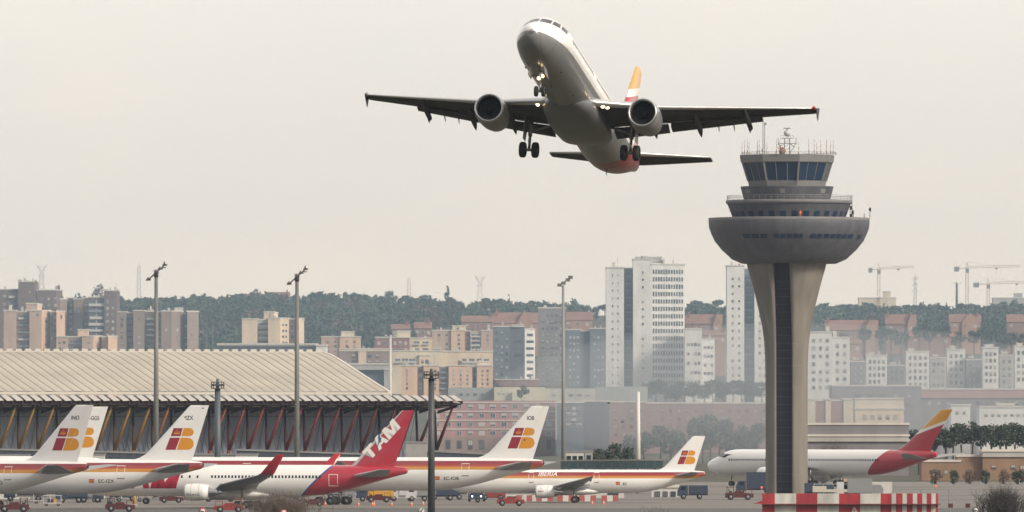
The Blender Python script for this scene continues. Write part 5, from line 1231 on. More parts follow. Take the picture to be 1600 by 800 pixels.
# the wood itself: one mass
def wood():
    rg = random.Random(11); pools = {kd: crown_verts(4.4, 8.5, kd, (12, 13), random.Random(s), .95) for s, kd in ((3,'round'),(5,'umbrella'))}
    pools2 = {'round': crown_verts(4.2, 9, 'round', (13, 12), random.Random(21), .95)}
    mb = MB(); v = []; f = []; mi = []
    def put(x, y, z, s, pool, shade, a):
        ca, sa = math.cos(a), math.sin(a)
        for pts, m_ in pool:
            b = len(v)
            for p in pts: v.append((x+s*(p.x*ca-p.y*sa), y+s*(p.x*sa+p.y*ca), z+s*p.z))
            f.append((b, b+1, b+2, b+3)); mi.append((m_ if shade < 1 else 3+m_) )
    def area(px0, px1, d0, d1, nn, keep=lambda px, d: True):
        for _ in range(nn):
            px = rg.uniform(px0, px1); d = rg.uniform(d0, d1)
            if not keep(px, d): continue
            x = (px-800)*M(d); pool = rg.choice((pools['round'], pools['umbrella'], pools2['round'])); br = math.sin(px*.047+1)+math.sin(d*.009+px*.017) > 1.25; put(x, d, ground_z(x, d)-1.0, rg.choice((.55,.75,.95,1.15,1.4))*rg.uniform(.9,1.1), pool, 1 if rg.random() < (.55 if br else .04) else 0, rg.uniform(0,6.28))
    area(170, 900, 5250, 6450, 1250, lambda px, d: not (px > 640 and d < 5500))
    area(-20, 190, 5400, 6450, 130); area(1066, 1140, 5300, 6450, 110); area(1270, 1625, 5380, 6450, 480)
    area(470, 640, 4950, 5300, 60)
    area(300, 380, 4900, 5300, 60)
    me = bpy.data.meshes.new("far_wood"); me.from_pydata(v, [], f)
    for m_ in LF + LB: me.materials.append(m_)
    me.polygons.foreach_set("material_index", mi); me.update()
    o = bpy.data.objects.new("far_wood", me); col.objects.link(o); o["kind"] = "stuff"
    o["label"] = "blue green woodland covering the far hillside"
wood()
# town trees, each one a thing
def trees_row(lst, label_fn, group):
    for i, (kd, px, yt, h, d, wd) in enumerate(lst): tree(kd, label_fn(i), px, yt, h, d, wd, group)
GR1 = "blurred trees before the dusky red block"
for i, (px, yt, wd) in enumerate(((1032,664,36),(1058,670,30),(1085,652,30),(1110,646,40),(1136,655,32),(1160,664,30),(1184,660,32),(1006,674,36),(1048,676,34),(1098,668,40),(1146,672,38),(1172,674,36),(1124,668,34),(984,680,34))):
    tree('round' if i % 2 else 'round2', "dark blurred tree standing before the dusky red block", px, yt, 7.5, 3300, wd, GR1)
GR2 = "row of trees at the foot of the white towers"
for i, px in enumerate(range(1010, 1200, 15)):
    tree('round2' if i % 2 else 'round', "blue green tree in the row at the foot of the white towers", px, 596+rnd.uniform(-4,5), 6, 3850, rnd.uniform(26,36), GR2)
GR3 = "dark bushes left of the pale blurred pole"
for i, (px, yt, wd) in enumerate(((938,700,26),(958,692,30),(978,698,28),(922,706,18))):
    tree('round', "dark leafless looking bush above the teal walkway", px, yt, 4.5, 2450, wd, GR3)
GR4 = "dark pines behind the red tail"
for i in range(17):
    px = 1392+i*14+rnd.uniform(-3,3); yt = 672-11*min(1,max(0,(px-1450)/60))+rnd.uniform(-3,3)
    tree('round' if i % 2 else 'round2', "dark evergreen in the band behind the red tail", px, yt, 6.0, 2700, rnd.uniform(30,40), GR4)
GR5 = "dark shrubs in the lower right distance"
for i, px in enumerate((1462,1490,1515,1540,1568,1590,1606,1270,1286)):
    tree('round2' if i % 2 else 'brown', "dark shrub before the brown shed and jet on the right", px, 738+rnd.uniform(-4,6), 3.2, 2300, rnd.uniform(16,26), GR5)
GR6 = "trees among the tiled houses on the right"
for i, (px, yt, wd) in enumerate(((1296,516,30),(1318,520,22),(1352,512,26),(1376,508,24),(1392,512,26),(1408,518,30),(1436,508,28),(1452,512,24),(1476,506,26),(1496,518,26),(1522,516,24),(1542,506,30),(1560,502,26),(1580,518,24),(1602,520,26))):
    tree('round' if i % 2 else 'round2', "blue green tree standing among the tiled houses on the right", px, yt, 6.5, 4780, wd, GR6)
tree('round', "lone dark tree on the cream platform above the pink brick block", 816, 602, 4.5, 3700, 22)
tree('cone', "dark conifer between the terrace houses in the middle of the town", 583, 520, 6, 4650, 11)
tree('cone', "dark conifer beside the light blue shed in the middle of the town", 487, 523, 6, 4600, 9)
tree('round', "dark tree at the foot of the blue grey office tower", 776, 598, 3, 4400, 9)
# bare, twiggy plants
def twigs(label, cat, name, px, ytop, d, wid, seed, dens, m_, sub=True, group=None):
    k = M(d); X = (px-800)*k; gz = ground_z(X, d); H = CAM_H+(HOR-ytop)*k-gz; rg = random.Random(seed); W = wid*k/2
    t = thing(name, label, cat, (X, d, gz), 0, group); mb = MB(); tm = MB(); tm.tube((0,0,-.4), (0,0,H*.35), H*.018+.05, H*.012+.03, 6)
    for i in range(dens):
        a = rg.uniform(0, 6.28); p = Vector((rg.gauss(0,W*.35), rg.gauss(0,W*.35), rg.uniform(0, H*.3))); dr = Vector((math.cos(a)*rg.uniform(.05,.7), math.sin(a)*rg.uniform(.05,.7), 1)).normalized()
        ln = H*rg.uniform(.25,.55); r = .035*H/5+.012
        for s in range(4):
            q = p + dr*ln/4; mb.tube(p, q, r, r*.7, 3, 0, False); p = q; r *= .7
            dr = (dr + Vector((rg.gauss(0,.35), rg.gauss(0,.35), rg.gauss(0,.2)))).normalized()
            if sub:
                for _ in range(2):
                    e_ = p + Vector((rg.gauss(0,.5), rg.gauss(0,.5), rg.uniform(.1,.8))).normalized()*ln*.28; mb.tube(p, e_, r*.6, r*.3, 3, 0, False)
    mb.build("twigs", m_, t); tm.build("stem", m_, t); return t
twigs("bare winter tree with a domed haze of twigs on the skyline at the left", "tree", "bare_tree", 108, 449, 5400, 30, 5, 90, TW)
twigs("brown leafless bush in the foreground under the white jet's wing", "bush", "bare_bush", 438, 754, 1490, 130, 8, 520, mat("bush_brown", (.15,.11,.085), .9))
twigs("dark leafless bush in the bottom right corner", "bush", "bare_bush", 1566, 738, 1470, 84, 9, 420, mat("bush_dark", (.055,.046,.042), .9))
twigs("sparse low leafless shrub at the bottom edge right of the twin jet's wing", "bush", "bare_bush", 1027, 780, 1490, 60, 12, 26, mat("bush_grey", (.10,.09,.085), .9))
twigs("bare shrub with purple brown twigs behind the walkway", "bush", "bare_bush", 1300, 668, 2500, 40, 15, 160, TW)
# ------------------------------------------------------------------ masts, pylons, cranes
POLE = mat("mast_steel", (.15,.155,.15), .55, noise=.15, nscale=.3); POLED = mat("mast_dark", (.055,.06,.065), .5); POLEW = mat("mast_white", (.62,.61,.58), .6); HEAD = mat("floodlight_dark", (.05,.047,.045), .5)
DOME = mat("mast_cap_grey", (.42,.40,.39), .5)
def tall_mast(label, px, ycap, d, group):
    k = M(d); X = (px-800)*k; H = CAM_H+(HOR-ycap)*k; t = thing("light_mast", label, "light mast", (X, d, 0), 0, group)
    p = MB(); p.tube((0,0,0), (0,0,H), 4.6*k, 2.7*k, 16); p.tube((0,0,0), (0,0,.4), 7*k, 7*k, 12); p.build("pole", POLE, t)
    c = MB(); c.lathe([(H-.05,4.4*k),(H+1.2*k,4.2*k),(H+2.6*k,3.2*k),(H+3.6*k,.1)], n=16); c.build("cap", DOME, t)
    f = MB()
    # one big tilted ring carrying floodlights, seen nearly edge-on
    def R(a, r=1.0, off=0): return Vector((r*(13.2*k*math.cos(a)), r*11*k*math.sin(a), H - 1.2*k + off + r*12.5*k*math.cos(a)*.95 - (.8*k)))
    n = 20
    for i in range(n): f.tube(R(2*math.pi*i/n), R(2*math.pi*(i+1)/n), .10, None, 5, 0, False)
    for a in (0, math.pi/2, math.pi, 1.5*math.pi): f.tube((0,0,H-1.5*k), R(a), .09, None, 5)
    f.tube((0,0,H-9*k), (0,0,H-1*k), 3.7*k, 3.7*k, 12)
    fr = f.build("head_ring", HEAD, t)
    for a in (0.0,.32,-.32,math.pi,math.pi+.35,math.pi-.35,math.pi/2,-math.pi/2,1.1,-1.1):
        q = R(a); s = MB(); w_ = 3.2*k
        s.hexa([(q.x-w_,q.y-.35,q.z-.1),(q.x+w_*1.4,q.y-.35,q.z-.05),(q.x+w_*1.4,q.y+.35,q.z-.05),(q.x-w_,q.y+.35,q.z-.1),(q.x-w_*.5,q.y-.3,q.z+.32),(q.x+w_*1.2,q.y-.3,q.z+.12),(q.x+w_*1.2,q.y+.3,q.z+.12),(q.x-w_*.5,q.y+.3,q.z+.32)])
        s.tube((q.x,q.y,q.z+.3), (q.x,q.y,q.z+.3+(1.1*k*3 if abs(a) < .4 else .2)), .07, None, 5); s.build("floodlight", HEAD, fr)
    for a in (0.0,.32): 
        q = R(a); s = MB(); w_ = 3.0*k; s.box(q.x-w_*1.6, q.x+w_*.8, q.y-.3, q.y+.3, q.z-4.2*k, q.z-3.4*k); s.bar((q.x-.5,q.y,q.z-3.4*k), (q.x-.1,q.y,q.z), .1); s.build("floodlight", HEAD, fr)
    return t
GM = "tall light masts before the terminal"
tall_mast("tall tapered light mast before the roof, above the fin marked IZX", 244, 424, 1850, GM)
tall_mast("tall tapered light mast right of the short basket mast, above the white jet", 464, 430.5, 1850, GM)
tall_mast("tall light mast at the left edge, only its head of lamps in the picture", -19, 417, 1850, GM)
def blur_mast():
    d, px = 2500, 880; k = M(d); t = thing("light_mast", "thin tall light mast wavering in the heat, right of the pink brick block", "light mast", ((px-800)*k, d, 0))
    H = CAM_H+(HOR-446)*k; p = MB(); p.tube((0,0,0), (0,0,H), 3.2*k, 2.0*k, 12); p.build("pole", mat('mast_heat_pale', (.24,.24,.235), .6), t)  # pole colour paled to stand in for heat blur
    h = MB()
    for dx, dz in ((-6,0),(0,3),(7,8),(11,12)): h.box(dx*k-.5, dx*k+.6, -.3, .3, H+dz*k-.3, H+dz*k+.5)
    h.tube((-6*k,0,H), (11*k,0,H+12*k), .15, None, 6); h.build("head", POLE, t)
blur_mast()
def basket_mast(label, px, ytop, d, m, rpx, pw, group):
    k = M(d); X = (px-800)*k; H = CAM_H+(HOR-ytop)*k; t = thing("light_mast", label, "light mast", (X, d, 0), 0, group)
    p = MB(); p.tube((0,0,0), (0,0,H-13*k), pw*k*.62, pw*k*.5, 12); p.tube((0,0,H-13*k), (0,0,H+2*k), pw*k*.25, None, 8); p.build("pole", m, t)
    b = MB(); r = rpx*k; n = 14
    for z, rr in ((H-13*k, r), (H-8*k, r), (H-3*k, r*1.02)):
        for i in range(n):
            a, c = 2*math.pi*i/n, 2*math.pi*(i+1)/n; b.tube((rr*math.cos(a), rr*math.sin(a), z), (rr*math.cos(c), rr*math.sin(c), z), .07, None, 5, 0, False)
    for i in range(n):
        a = 2*math.pi*i/n; b.tube((r*math.cos(a), r*math.sin(a), H-13*k), (r*math.cos(a), r*math.sin(a), H-3*k), .045, None, 5, 0, False)
    b.lathe([(H-13.4*k,.2),(H-13.4*k,r*.96),(H-12.9*k,r*.96),(H-12.9*k,.2)], n=14); bo = b.build("basket", m, t)
    for a in (0.4, 1.5, 2.7, 3.9, 4.6, 5.5):
        f = MB(); c_, s_ = math.cos(a)*r*.9, math.sin(a)*r*.9; f.box(c_-.28, c_+.28, s_-.28, s_+.28, H-9.2*k, H-6*k); f.build("floodlight", HEAD, bo)
    return t
basket_mast("short light mast with a round basket head, between the two tall masts", 340, 594, 1830, mat("mast_teal", (.075,.095,.11), .5), 10, 9, "basket headed masts")
basket_mast("dark light mast with a round basket head, in front of the striped jet", 674, 578, 1500, POLED, 11.5, 9.5, "basket headed masts")
def street_lamp(label, px, ytop, ybot, d, m, w_=3.5, arms=True):
    k = M(d); X = (px-800)*k; g = ground_z(X, d); H = CAM_H+(HOR-ytop)*k; t = thing("lamp_post", label, "lamp post", (X, d, g)); H -= g
    p = MB(); p.tube((0,0,-.5), (0,0,H), w_*k*.6, w_*k*.4, 10); p.build("pole", m, t)
    if arms:
        h = MB()
        for s in (-1, 1): h.tube((0,0,H-.3), (s*7*k,0,H+.25), .12, .1, 6); h.lathe([(-.2,.1),(0,.5),(.25,.3),(.4,.05)], (s*7*k,0,H+.2), 10)
        h.lathe([(0,2.2*k),(1.5*k,2*k),(3*k,.2*k)], (0,0,H), 10); h.build("lamp_head", BOXL, t)
street_lamp("white twin armed lamp post among the beige terraces", 610, 526, 605, 3250, POLEW, 4)
street_lamp("pale wavering pole before the dusky red block", 997, 612, 715, 2600, POLEW, 7, False)
street_lamp("thin grey pole at the wood's edge, left of its twin", 323, 498, 545, 4300, POLED, 1.4, False)
street_lamp("thin grey pole at the wood's edge, right of its twin", 332, 499, 545, 4300, POLED, 1.4, False)
street_lamp("short dark skyline mast beside the middle crane", 1495, 443, 480, 6300, mat("mast_blueblack", (.05,.06,.07), .6), 4, True)
PY = mat("pylon_steel", (.30,.29,.28), .6)
def pylon(label, px, ytop, ybot, d, kind, group="pylons on the skyline"):
    k = M(d); X = (px-800)*k; g = ground_z(X, d); t = thing("pylon", label, "pylon", (X, d, g), 0, group); zt = CAM_H+(HOR-ytop)*k-g; mb = MB(); r = .13
    if kind == 'y':
        w0, w1, zn = 5.2*k, 2.2*k, zt-12*k
        lv = [(0,w0*1.2)] + [(zn*f, w0*1.2+(w1-w0*1.2)*f) for f in (.25,.45,.62,.77,.9,1)]
        for (z0,a0),(z1,a1) in zip(lv, lv[1:]):
            for sx, sy in ((1,1),(1,-1),(-1,1),(-1,-1)): mb.tube((sx*a0,sy*a0,z0),(sx*a1,sy*a1,z1), r, None, 4, 0, False)
            for sy in (-1,1): mb.tube((-a0,sy*a0,z0),(a1,sy*a1,z1), r*.6, None, 4, 0, False); mb.tube((a0,sy*a0,z0),(-a1,sy*a1,z1), r*.6, None, 4, 0, False)
        for s in (-1,1):
            mb.tube((s*w1,0,zn),(s*7*k,0,zt-4*k), r, None, 4); mb.tube((0,0,zn),(s*7*k,0,zt-4*k), r, None, 4); mb.tube((s*7*k,0,zt-4*k),(s*9*k,0,zt), r, None, 4)
            mb.tube((s*1*k,0,zn+5*k),(s*7*k,0,zt-4*k), r*.7, None, 4); mb.tube((0,0,zn*.88),(s*6*k,0,zn*.9), r, None, 4); mb.tube((0,0,zn*.92),(s*6*k,0,zn*.9), r*.7, None, 4)
        mb.tube((-7*k,0,zt-4*k),(7*k,0,zt-4*k), r*.8, None, 4)
    else:
        w0, w1 = 3.2*k, 2.2*k if kind == 'mast' else 1.0*k; n = 9
        for i in range(n):
            z0, z1 = zt*.93*i/n, zt*.93*(i+1)/n; a0, a1 = w0+(w1-w0)*i/n, w0+(w1-w0)*(i+1)/n
            for sx, sy in ((1,1),(1,-1),(-1,1),(-1,-1)): mb.tube((sx*a0,sy*a0,z0),(sx*a1,sy*a1,z1), r, None, 4, 0, False)
            for sy in (-1,1): mb.tube((-a0,sy*a0,z0),(a1,sy*a1,z1), r*.7, None, 4, 0, False); mb.tube((a0,sy*a0,z0),(-a1,sy*a1,z1), r*.7, None, 4, 0, False)
        mb.tube((0,0,zt*.93),(0,0,zt), r*1.3, r*.5, 5)
        if kind == 'arms':
            for f in (.62,.75,.88):
                for s in (-1,1): mb.tube((0,0,zt*f),(s*4.6*k,0,zt*f-.4), r, None, 4); mb.tube((0,0,zt*(f+.05)),(s*4.6*k,0,zt*f-.4), r*.7, None, 4)
    mb.build("lattice", PY, t)
pylon("forked lattice pylon on the skyline at the far left", 65, 412, 455, 6600, 'y'); pylon("forked lattice pylon on the skyline in the middle, left of the red roofed villa", 750, 429, 470, 6600, 'y')
pylon("slender straight lattice mast on the skyline left of the tall lamp", 217, 410, 465, 6600, 'mast'); pylon("short lattice mast on the skyline right of the high rounded tree", 639, 432, 470, 6600, 'mast')
pylon("lattice pylon with cross arms between two cranes", 1430, 427, 480, 6700, 'arms')
CR = mat("crane_red", (.42,.22,.15), .6); CRD = mat("crane_counterweight", (.22,.21,.20), .7)
def crane(label, px, yj, ytop, xl, xr, slope, d):
    k = M(d); X = (px-800)*k; g = ground_z(X, d); t = thing("tower_crane", label, "crane", (X, d, g), 0, "tower cranes on the skyline"); zj = CAM_H+(HOR-yj)*k-g; zt = CAM_H+(HOR-ytop)*k-g
    w_ = 2.0*k; mb = MB(); n = 14
    for i in range(n):
        z0, z1 = zj*i/n, zj*(i+1)/n
        for sx, sy in ((1,1),(1,-1),(-1,1),(-1,-1)): mb.tube((sx*w_,sy*w_,z0),(sx*w_,sy*w_,z1), .16, None, 4, 0, False)
        for sy in (-1,1): mb.tube((-w_,sy*w_,z0),(w_,sy*w_,z1), .11, None, 4, 0, False); mb.tube((sy*w_,-w_,z0),(sy*w_,w_,z1), .11, None, 4, 0, False)
    mb.build("lattice", CR, t); j = MB(); L, Rr = (xl-px)*k, (xr-px)*k; n = 16
    dz = slope*Rr
    for i in range(n):
        a, b = Rr*i/n, Rr*(i+1)/n; za, zb = zj+slope*a, zj+slope*b
        for sy in (-1,1): j.tube((a,sy*.7,za),(b,sy*.7,zb), .12, None, 4, 0, False); j.tube((a,sy*.7,za),((a+b)/2,0,(za+zb)/2+1.3), .07, None, 4, 0, False); j.tube(((a+b)/2,0,(za+zb)/2+1.3),(b,sy*.7,zb), .07, None, 4, 0, False)
        j.tube((a,0,za+1.3),(b,0,zb+1.3), .12, None, 4, 0, False)
    j.tube((L,0,zj),(0,0,zj), .3, None, 4); j.build("jib", CR, t)
    h = MB(); h.tube((-w_,0,zj),(0,0,zt), .2, .1, 5); h.tube((w_,0,zj),(0,0,zt), .2, .1, 5); h.tube((0,0,zt),(Rr*.6,0,zj+slope*Rr*.6+1), .07, None, 4); h.tube((0,0,zt),(L*.8,0,zj+.5), .07, None, 4); h.build("apex", CR, t)
    c = MB(); c.box(L, L*.62, -1.0, 1.0, zj-2.2, zj+1.0); c.build("counterweight", CRD, t)
    b = MB(); b.box(-w_*1.1, w_*1.5, -1.4, 1.2, zj-3.0, zj-.3); b.build("cab", CRD, t)
    tr = MB(); tr.box(Rr*.55-.9, Rr*.55+.9, -.8, .8, zj+slope*Rr*.55-1.1, zj+slope*Rr*.55-.2); tr.tube((Rr*.55,0,zj+slope*Rr*.55-1), (Rr*.55,0,zj+slope*Rr*.55-5), .07, None, 4); tr.build("trolley", CRD, t)
crane("leftmost of three tower cranes, nearest the control tower", 1373, 421, 412, 1357, 1428, .05, 6900)
crane("tallest of three tower cranes, red and standing in the middle", 1511, 419, 409, 1491, 1594, .02, 6700)
crane("lowest of three tower cranes, at the right edge", 1544, 444, 434, 1521, 1625, .03, 6900)

# ------------------------------------------------------------------ ground equipment
def wheels(t, pts, r, wd):
    for x, y in pts:
        m_ = MB(); wheel(m_, (x,y,r), r, wd, 16); w_ = m_.build("wheel", RUBBER, t); h = MB(); h.lathe([(-wd*.52,.02),(-wd*.52,r*.5),(wd*.52,r*.5),(wd*.52,.02)], (x,y,r), 12, 'y'); h.build("hub", GALV, w_)
RDV = mat("vehicle_red", (.24,.03,.027), .45, coat=.2, noise=.1)
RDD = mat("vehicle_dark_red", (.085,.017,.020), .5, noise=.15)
def tug(label, px, d, m=RDV, s=1.0, flip=False, ln=4.6):
    X = (px-800)*M(d); t = thing("baggage_tug", label, "baggage tug", (X, d, .02), math.pi if flip else 0, "red baggage tugs on the apron"); q = s
    b = MB(); b.loft([[(-ln/2*q,-.9*q,.4*q),(ln/2*q,-.9*q,.4*q),(ln/2*q,-.9*q,1.05*q),(.8*q,-.9*q,1.15*q),(.6*q,-.9*q,1.5*q),(-.6*q,-.9*q,1.5*q),(-.9*q,-.9*q,1.2*q),(-ln/2*q,-.9*q,1.15*q)],
                      [(-ln/2*q,.9*q,.4*q),(ln/2*q,.9*q,.4*q),(ln/2*q,.9*q,1.05*q),(.8*q,.9*q,1.15*q),(.6*q,.9*q,1.5*q),(-.6*q,.9*q,1.5*q),(-.9*q,.9*q,1.2*q),(-ln/2*q,.9*q,1.15*q)]], smooth=False); b.build("body", m, t)
    c = MB()
    for x in (-2.0, -.95):
        for y in (-.8, .8): c.bar((x*q,y*q,1.15*q), (x*q*.98,y*q,2.05*q), .07)
    c.box(-2.15*q, -.85*q, -.9*q, .9*q, 2.05*q, 2.15*q); c.build("canopy", m, t)
    st = MB(); st.box(-1.7*q, -1.2*q, -.6*q, .6*q, 1.2*q, 1.45*q); st.box(-1.75*q, -1.65*q, -.6*q, .6*q, 1.45*q, 1.85*q); st.build("seat", BLACK, t)
    g = MB()
    for y in (-.6, .6): g.lathe([(-.04,.02),(-.04,.11),(.03,.11)], ((-ln/2-.02)*q, y*q, .9*q), 8, 'x')
    g.build("headlight", BOXL, t)
    rk = MB()
    for x in (1.0, ln/2-.25): rk.bar((x*q,-.8*q,1.1*q), (x*q,-.8*q,1.75*q), .06); rk.bar((x*q,.8*q,1.1*q), (x*q,.8*q,1.75*q), .06)
    rk.bar((1.0*q,-.8*q,1.75*q), ((ln/2-.25)*q,-.8*q,1.75*q), .06); rk.bar((1.0*q,.8*q,1.75*q), ((ln/2-.25)*q,.8*q,1.75*q), .06); rk.build("rear_rack", m, t)
    wheels(t, [(x*q, y*q) for x in (-ln*.31, ln*.30) for y in (-.85, .85)], .5*q, .36*q); return t
tug("red tug standing in the open before the IBERIA jet's engine", 798, 1700, RDV, 1.0)
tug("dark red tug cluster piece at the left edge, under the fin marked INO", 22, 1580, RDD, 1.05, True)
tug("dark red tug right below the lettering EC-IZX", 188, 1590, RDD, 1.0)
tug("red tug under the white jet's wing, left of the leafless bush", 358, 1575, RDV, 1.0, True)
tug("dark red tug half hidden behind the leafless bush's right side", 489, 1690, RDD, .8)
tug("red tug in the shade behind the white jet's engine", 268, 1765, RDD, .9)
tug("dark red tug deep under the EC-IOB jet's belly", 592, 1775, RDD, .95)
tug("red tug beside the shelter, left of the open standing red tug", 770, 1835, RDV, 1.0)
tug("blurred red tug left of the control tower's foot", 1155, 1830, RDD, 1.1)
def truck(label, px, d, cabm, boxm, ln=7.5, h=2.9, flip=False, tank=False, name="service_truck", cat="truck"):
    X = (px-800)*M(d); t = thing(name, label, cat, (X, d, .02), math.pi if flip else 0)
    c = MB(); c.loft([[(-ln/2,-1.15,.6),(-ln/2+1.9,-1.15,.6),(-ln/2+1.9,-1.15,2.5),(-ln/2+.5,-1.15,2.5),(-ln/2+.05,-1.15,1.6)],[(-ln/2,1.15,.6),(-ln/2+1.9,1.15,.6),(-ln/2+1.9,1.15,2.5),(-ln/2+.5,1.15,2.5),(-ln/2+.05,1.15,1.6)]], smooth=False); co = c.build("cab", cabm, t)
    g = MB(); g.poly([(-ln/2+.6,-1.165,1.65),(-ln/2+1.5,-1.165,1.65),(-ln/2+1.5,-1.165,2.3),(-ln/2+.75,-1.165,2.3)]); g.poly([(-ln/2-.0,-1.0,1.65),(-ln/2-.0,1.0,1.65),(-ln/2+.42,1.0,2.42),(-ln/2+.42,-1.0,2.42)]); g.build("window", GLASS_DK, co)
    b = MB()
    if tank: b.lathe([(-ln/2+2.2,.3),(-ln/2+2.25,.95),(ln/2-.1,.95),(ln/2,.3)], (0,0,1.95), 18, 'x', cap=True); b.box(-ln/2+2.0, ln/2, -1.0, 1.0, .75, 1.0)
    else: b.box(-ln/2+2.05, ln/2, -1.22, 1.22, 1.0, h); b.box(-ln/2+2.0, ln/2, -1.0, 1.0, .7, .99)
    b.build("tank" if tank else "cargo_box", boxm, t)
    l = MB()
    for y in (-.8,.8): l.lathe([(-.05,.02),(-.05,.13),(.03,.13)], (-ln/2-.01, y, .95), 8, 'x')
    l.build("headlight", BOXL, t); wheels(t, [(x, y) for x in (-ln/2+1.1, ln/2-1.5) for y in (-1.0, 1.0)], .5, .3)
YEL = mat("vehicle_yellow", (.55,.30,.04), .5, noise=.1); WHV = mat("vehicle_white", (.52,.53,.54), .45, noise=.06); BLV = mat("vehicle_navy", (.03,.045,.08), .5); GRV = mat("vehicle_grey", (.22,.23,.24), .5)
truck("yellow box truck under the EC-IOB jet's belly", 586, 1795, BLV, YEL, 6.6, 2.5)
truck("white van bodied truck right of the yellow truck", 630, 1805, WHV, WHV, 5.5, 2.7)
truck("small white truck left of the nearest dark mast", 655, 1800, WHV, GRV, 4.8, 2.3)
truck("grey tank truck behind the nearest dark mast", 700, 1840, GRV, GRV, 7, 2.6, False, True)
truck("dark truck facing left under the jet lettered EC-IZX", 112, 1765, BLV, BLV, 5.5, 2.6)
truck("dark blue truck under the rear of the jet lettered EC-IZX", 140, 1770, BLV, GRV, 5, 2.7, True)
truck("navy truck under the striped twin jet's tail", 1082, 1850, BLV, BLV, 5.5, 2.5)
truck("dark blue van left of the control tower's foot", 1180, 1990, BLV, BLV, 7.5, 4.2)
truck("dark van right of the control tower's foot", 1280, 1900, BLV, BLV, 5.5, 2.6, True)
truck("grey loader truck under the white wide body jet's rear", 1352, 1870, GRV, GRV, 6.5, 3.6, True)
truck("dark fuel tanker behind the red tugs at the far left", 40, 1800, BLV, GRV, 7.5, 2.8, False, True)
truck("small dark truck between the boarding stairs under EC-IZX", 195, 1800, BLV, BLV, 5, 2.6, True)
truck("dark box truck in the shade under the white jet's wing root", 345, 1790, BLV, BLV, 6.5, 2.9)
truck("dark van behind the leafless bush", 455, 1800, BLV, GRV, 6, 2.7)
truck("grey box truck right of the leafless bush, in the background", 530, 1840, GRV, GRV, 6, 2.8, True)
truck("dark catering truck under the EC-IOB lettering", 690, 1815, BLV, BLV, 6, 2.9)
def lit_truck():
    X = (745-800)*M(1800); t = thing("tow_tractor", "dark tow tractor with two bright headlamps under the IBERIA jet's nose", "tow tractor", (X, 1800, .02), 0)
    b = MB(); b.loft([[(-1.5,-3,.4),(1.5,-3,.4),(1.5,-3,1.3),(-1.5,-3,1.3)],[(-1.5,3,.4),(1.5,3,.4),(1.5,3,1.5),(-1.5,3,1.5)]], smooth=False); b.box(-1.1,1.1,-1.2,1.0,1.45,2.5); b.build("body", BLV, t)
    g = MB(); g.poly([(-1.0,-1.22,1.7),(1.0,-1.22,1.7),(1.0,-1.22,2.35),(-1.0,-1.22,2.35)]); g.build("window", GLASS_DK, t)
    for x in (-.8, .75):
        l = MB(); l.lathe([(-.12,.02),(-.1,.12),(0,.15),(.05,.12)], (x,-3.02,.9), 12, 'y'); l.build("headlight", mat("headlamp_lit", (1,1,1), .3, emit=(1,.93,.8), estr=3), t)
    m_ = MB()
    for x in (-1.3,1.3):
        for y in (-2,2):
            w_ = MB(); w_.lathe([(-.2,.3),(-.2,.55),(.2,.55),(.2,.3)], (x,y,.55), 14, 'x'); w_.build("wheel", RUBBER, t)
lit_truck()
def cart(label, px, d, m, load, n=1, lm=None):
    X = (px-800)*M(d); t = thing("baggage_cart", label, "baggage cart", (X, d, .02)); b = MB(); b.box(-1.5,1.5,-.75,.75,.42,.55); b.bar((-2.1,0,.5),(-1.5,0,.5),.08)
    for x in (-1.45,1.45):
        for y in (-.7,.7): b.bar((x,y,.55),(x,y,1.7),.06)
    b.build("deck", m, t); c = MB(); c.box(-1.55,1.55,-.8,.8,1.7,1.78); c.build("canopy", m, t)
    wheels(t, [(x,y) for x in (-1,1) for y in (-.65,.65)], .26, .16)
    if load:
        for i in range(5):
            s = MB(); s.box(-.22,.22,-.3,.3,0,.55+.1*(i%2)); o = s.build("suitcase", [lm or GRV, BLV, RDD, YEL, GRV][i], None, (X-1.15+i*.55, d, .58)); tag(o, ["grey suitcase first on the cart under the lettering EC-IZX", "navy suitcase second on the cart under the lettering EC-IZX", "dark red suitcase in the middle of the cart under the lettering EC-IZX", "yellow suitcase fourth on the cart under the lettering EC-IZX", "grey suitcase last on the cart under the lettering EC-IZX"][i], "suitcase", "suitcases on a cart")
cart("pale baggage cart with suitcases under the lettering EC-IZX", 82, 1700, WHV, True)
cart("empty pale baggage cart left of the dark truck under EC-IZX", 66, 1750, BOXL, False)
cart("empty grey cart under the long striped jet's nose", 165, 1780, GRV, False)
def stairs(label, px, d, flip=False, h=4.0):
    X = (px-800)*M(d); t = thing("boarding_stairs", label, "boarding stairs", (X, d, .02), math.pi if flip else 0); b = MB(); n = 14
    for i in range(n): b.box(-3+6*i/n, -3+6*(i+1)/n+.1, -.9, .9, .6+h*i/n, .72+h*i/n)
    b.build("steps", BOX, t); r = MB()
    for y in (-.95,.95):
        r.bar((-3,y,1.6),(3,y,h+1.6),.08); r.bar((-3,y,.6),(3,y,h+.6),.16)
        for i in range(6): r.bar((-3+6*i/5,y,.6+h*i/5),(-3+6*i/5,y,1.6+h*i/5),.05)
        r.bar((2.8,y,.5),(2.8,y,h+.6),.12)
    r.build("railing", WHV, t); c = MB(); c.box(-3.2,3.1,-.8,.8,.45,.6); c.build("chassis", GRV, t); wheels(t, [(-2,-.8),(-2,.8),(2.4,-.8),(2.4,.8)], .32, .2)
stairs("boarding stairs rising to the right under the fin marked IZX", 165, 1790, False, 4.2)
stairs("boarding stairs rising to the left behind the EC-IZX jet's tail", 240, 1790, True, 3.4)
stairs("boarding stairs behind the nearest dark mast, rising to the right", 716, 1850, False, 4.0)
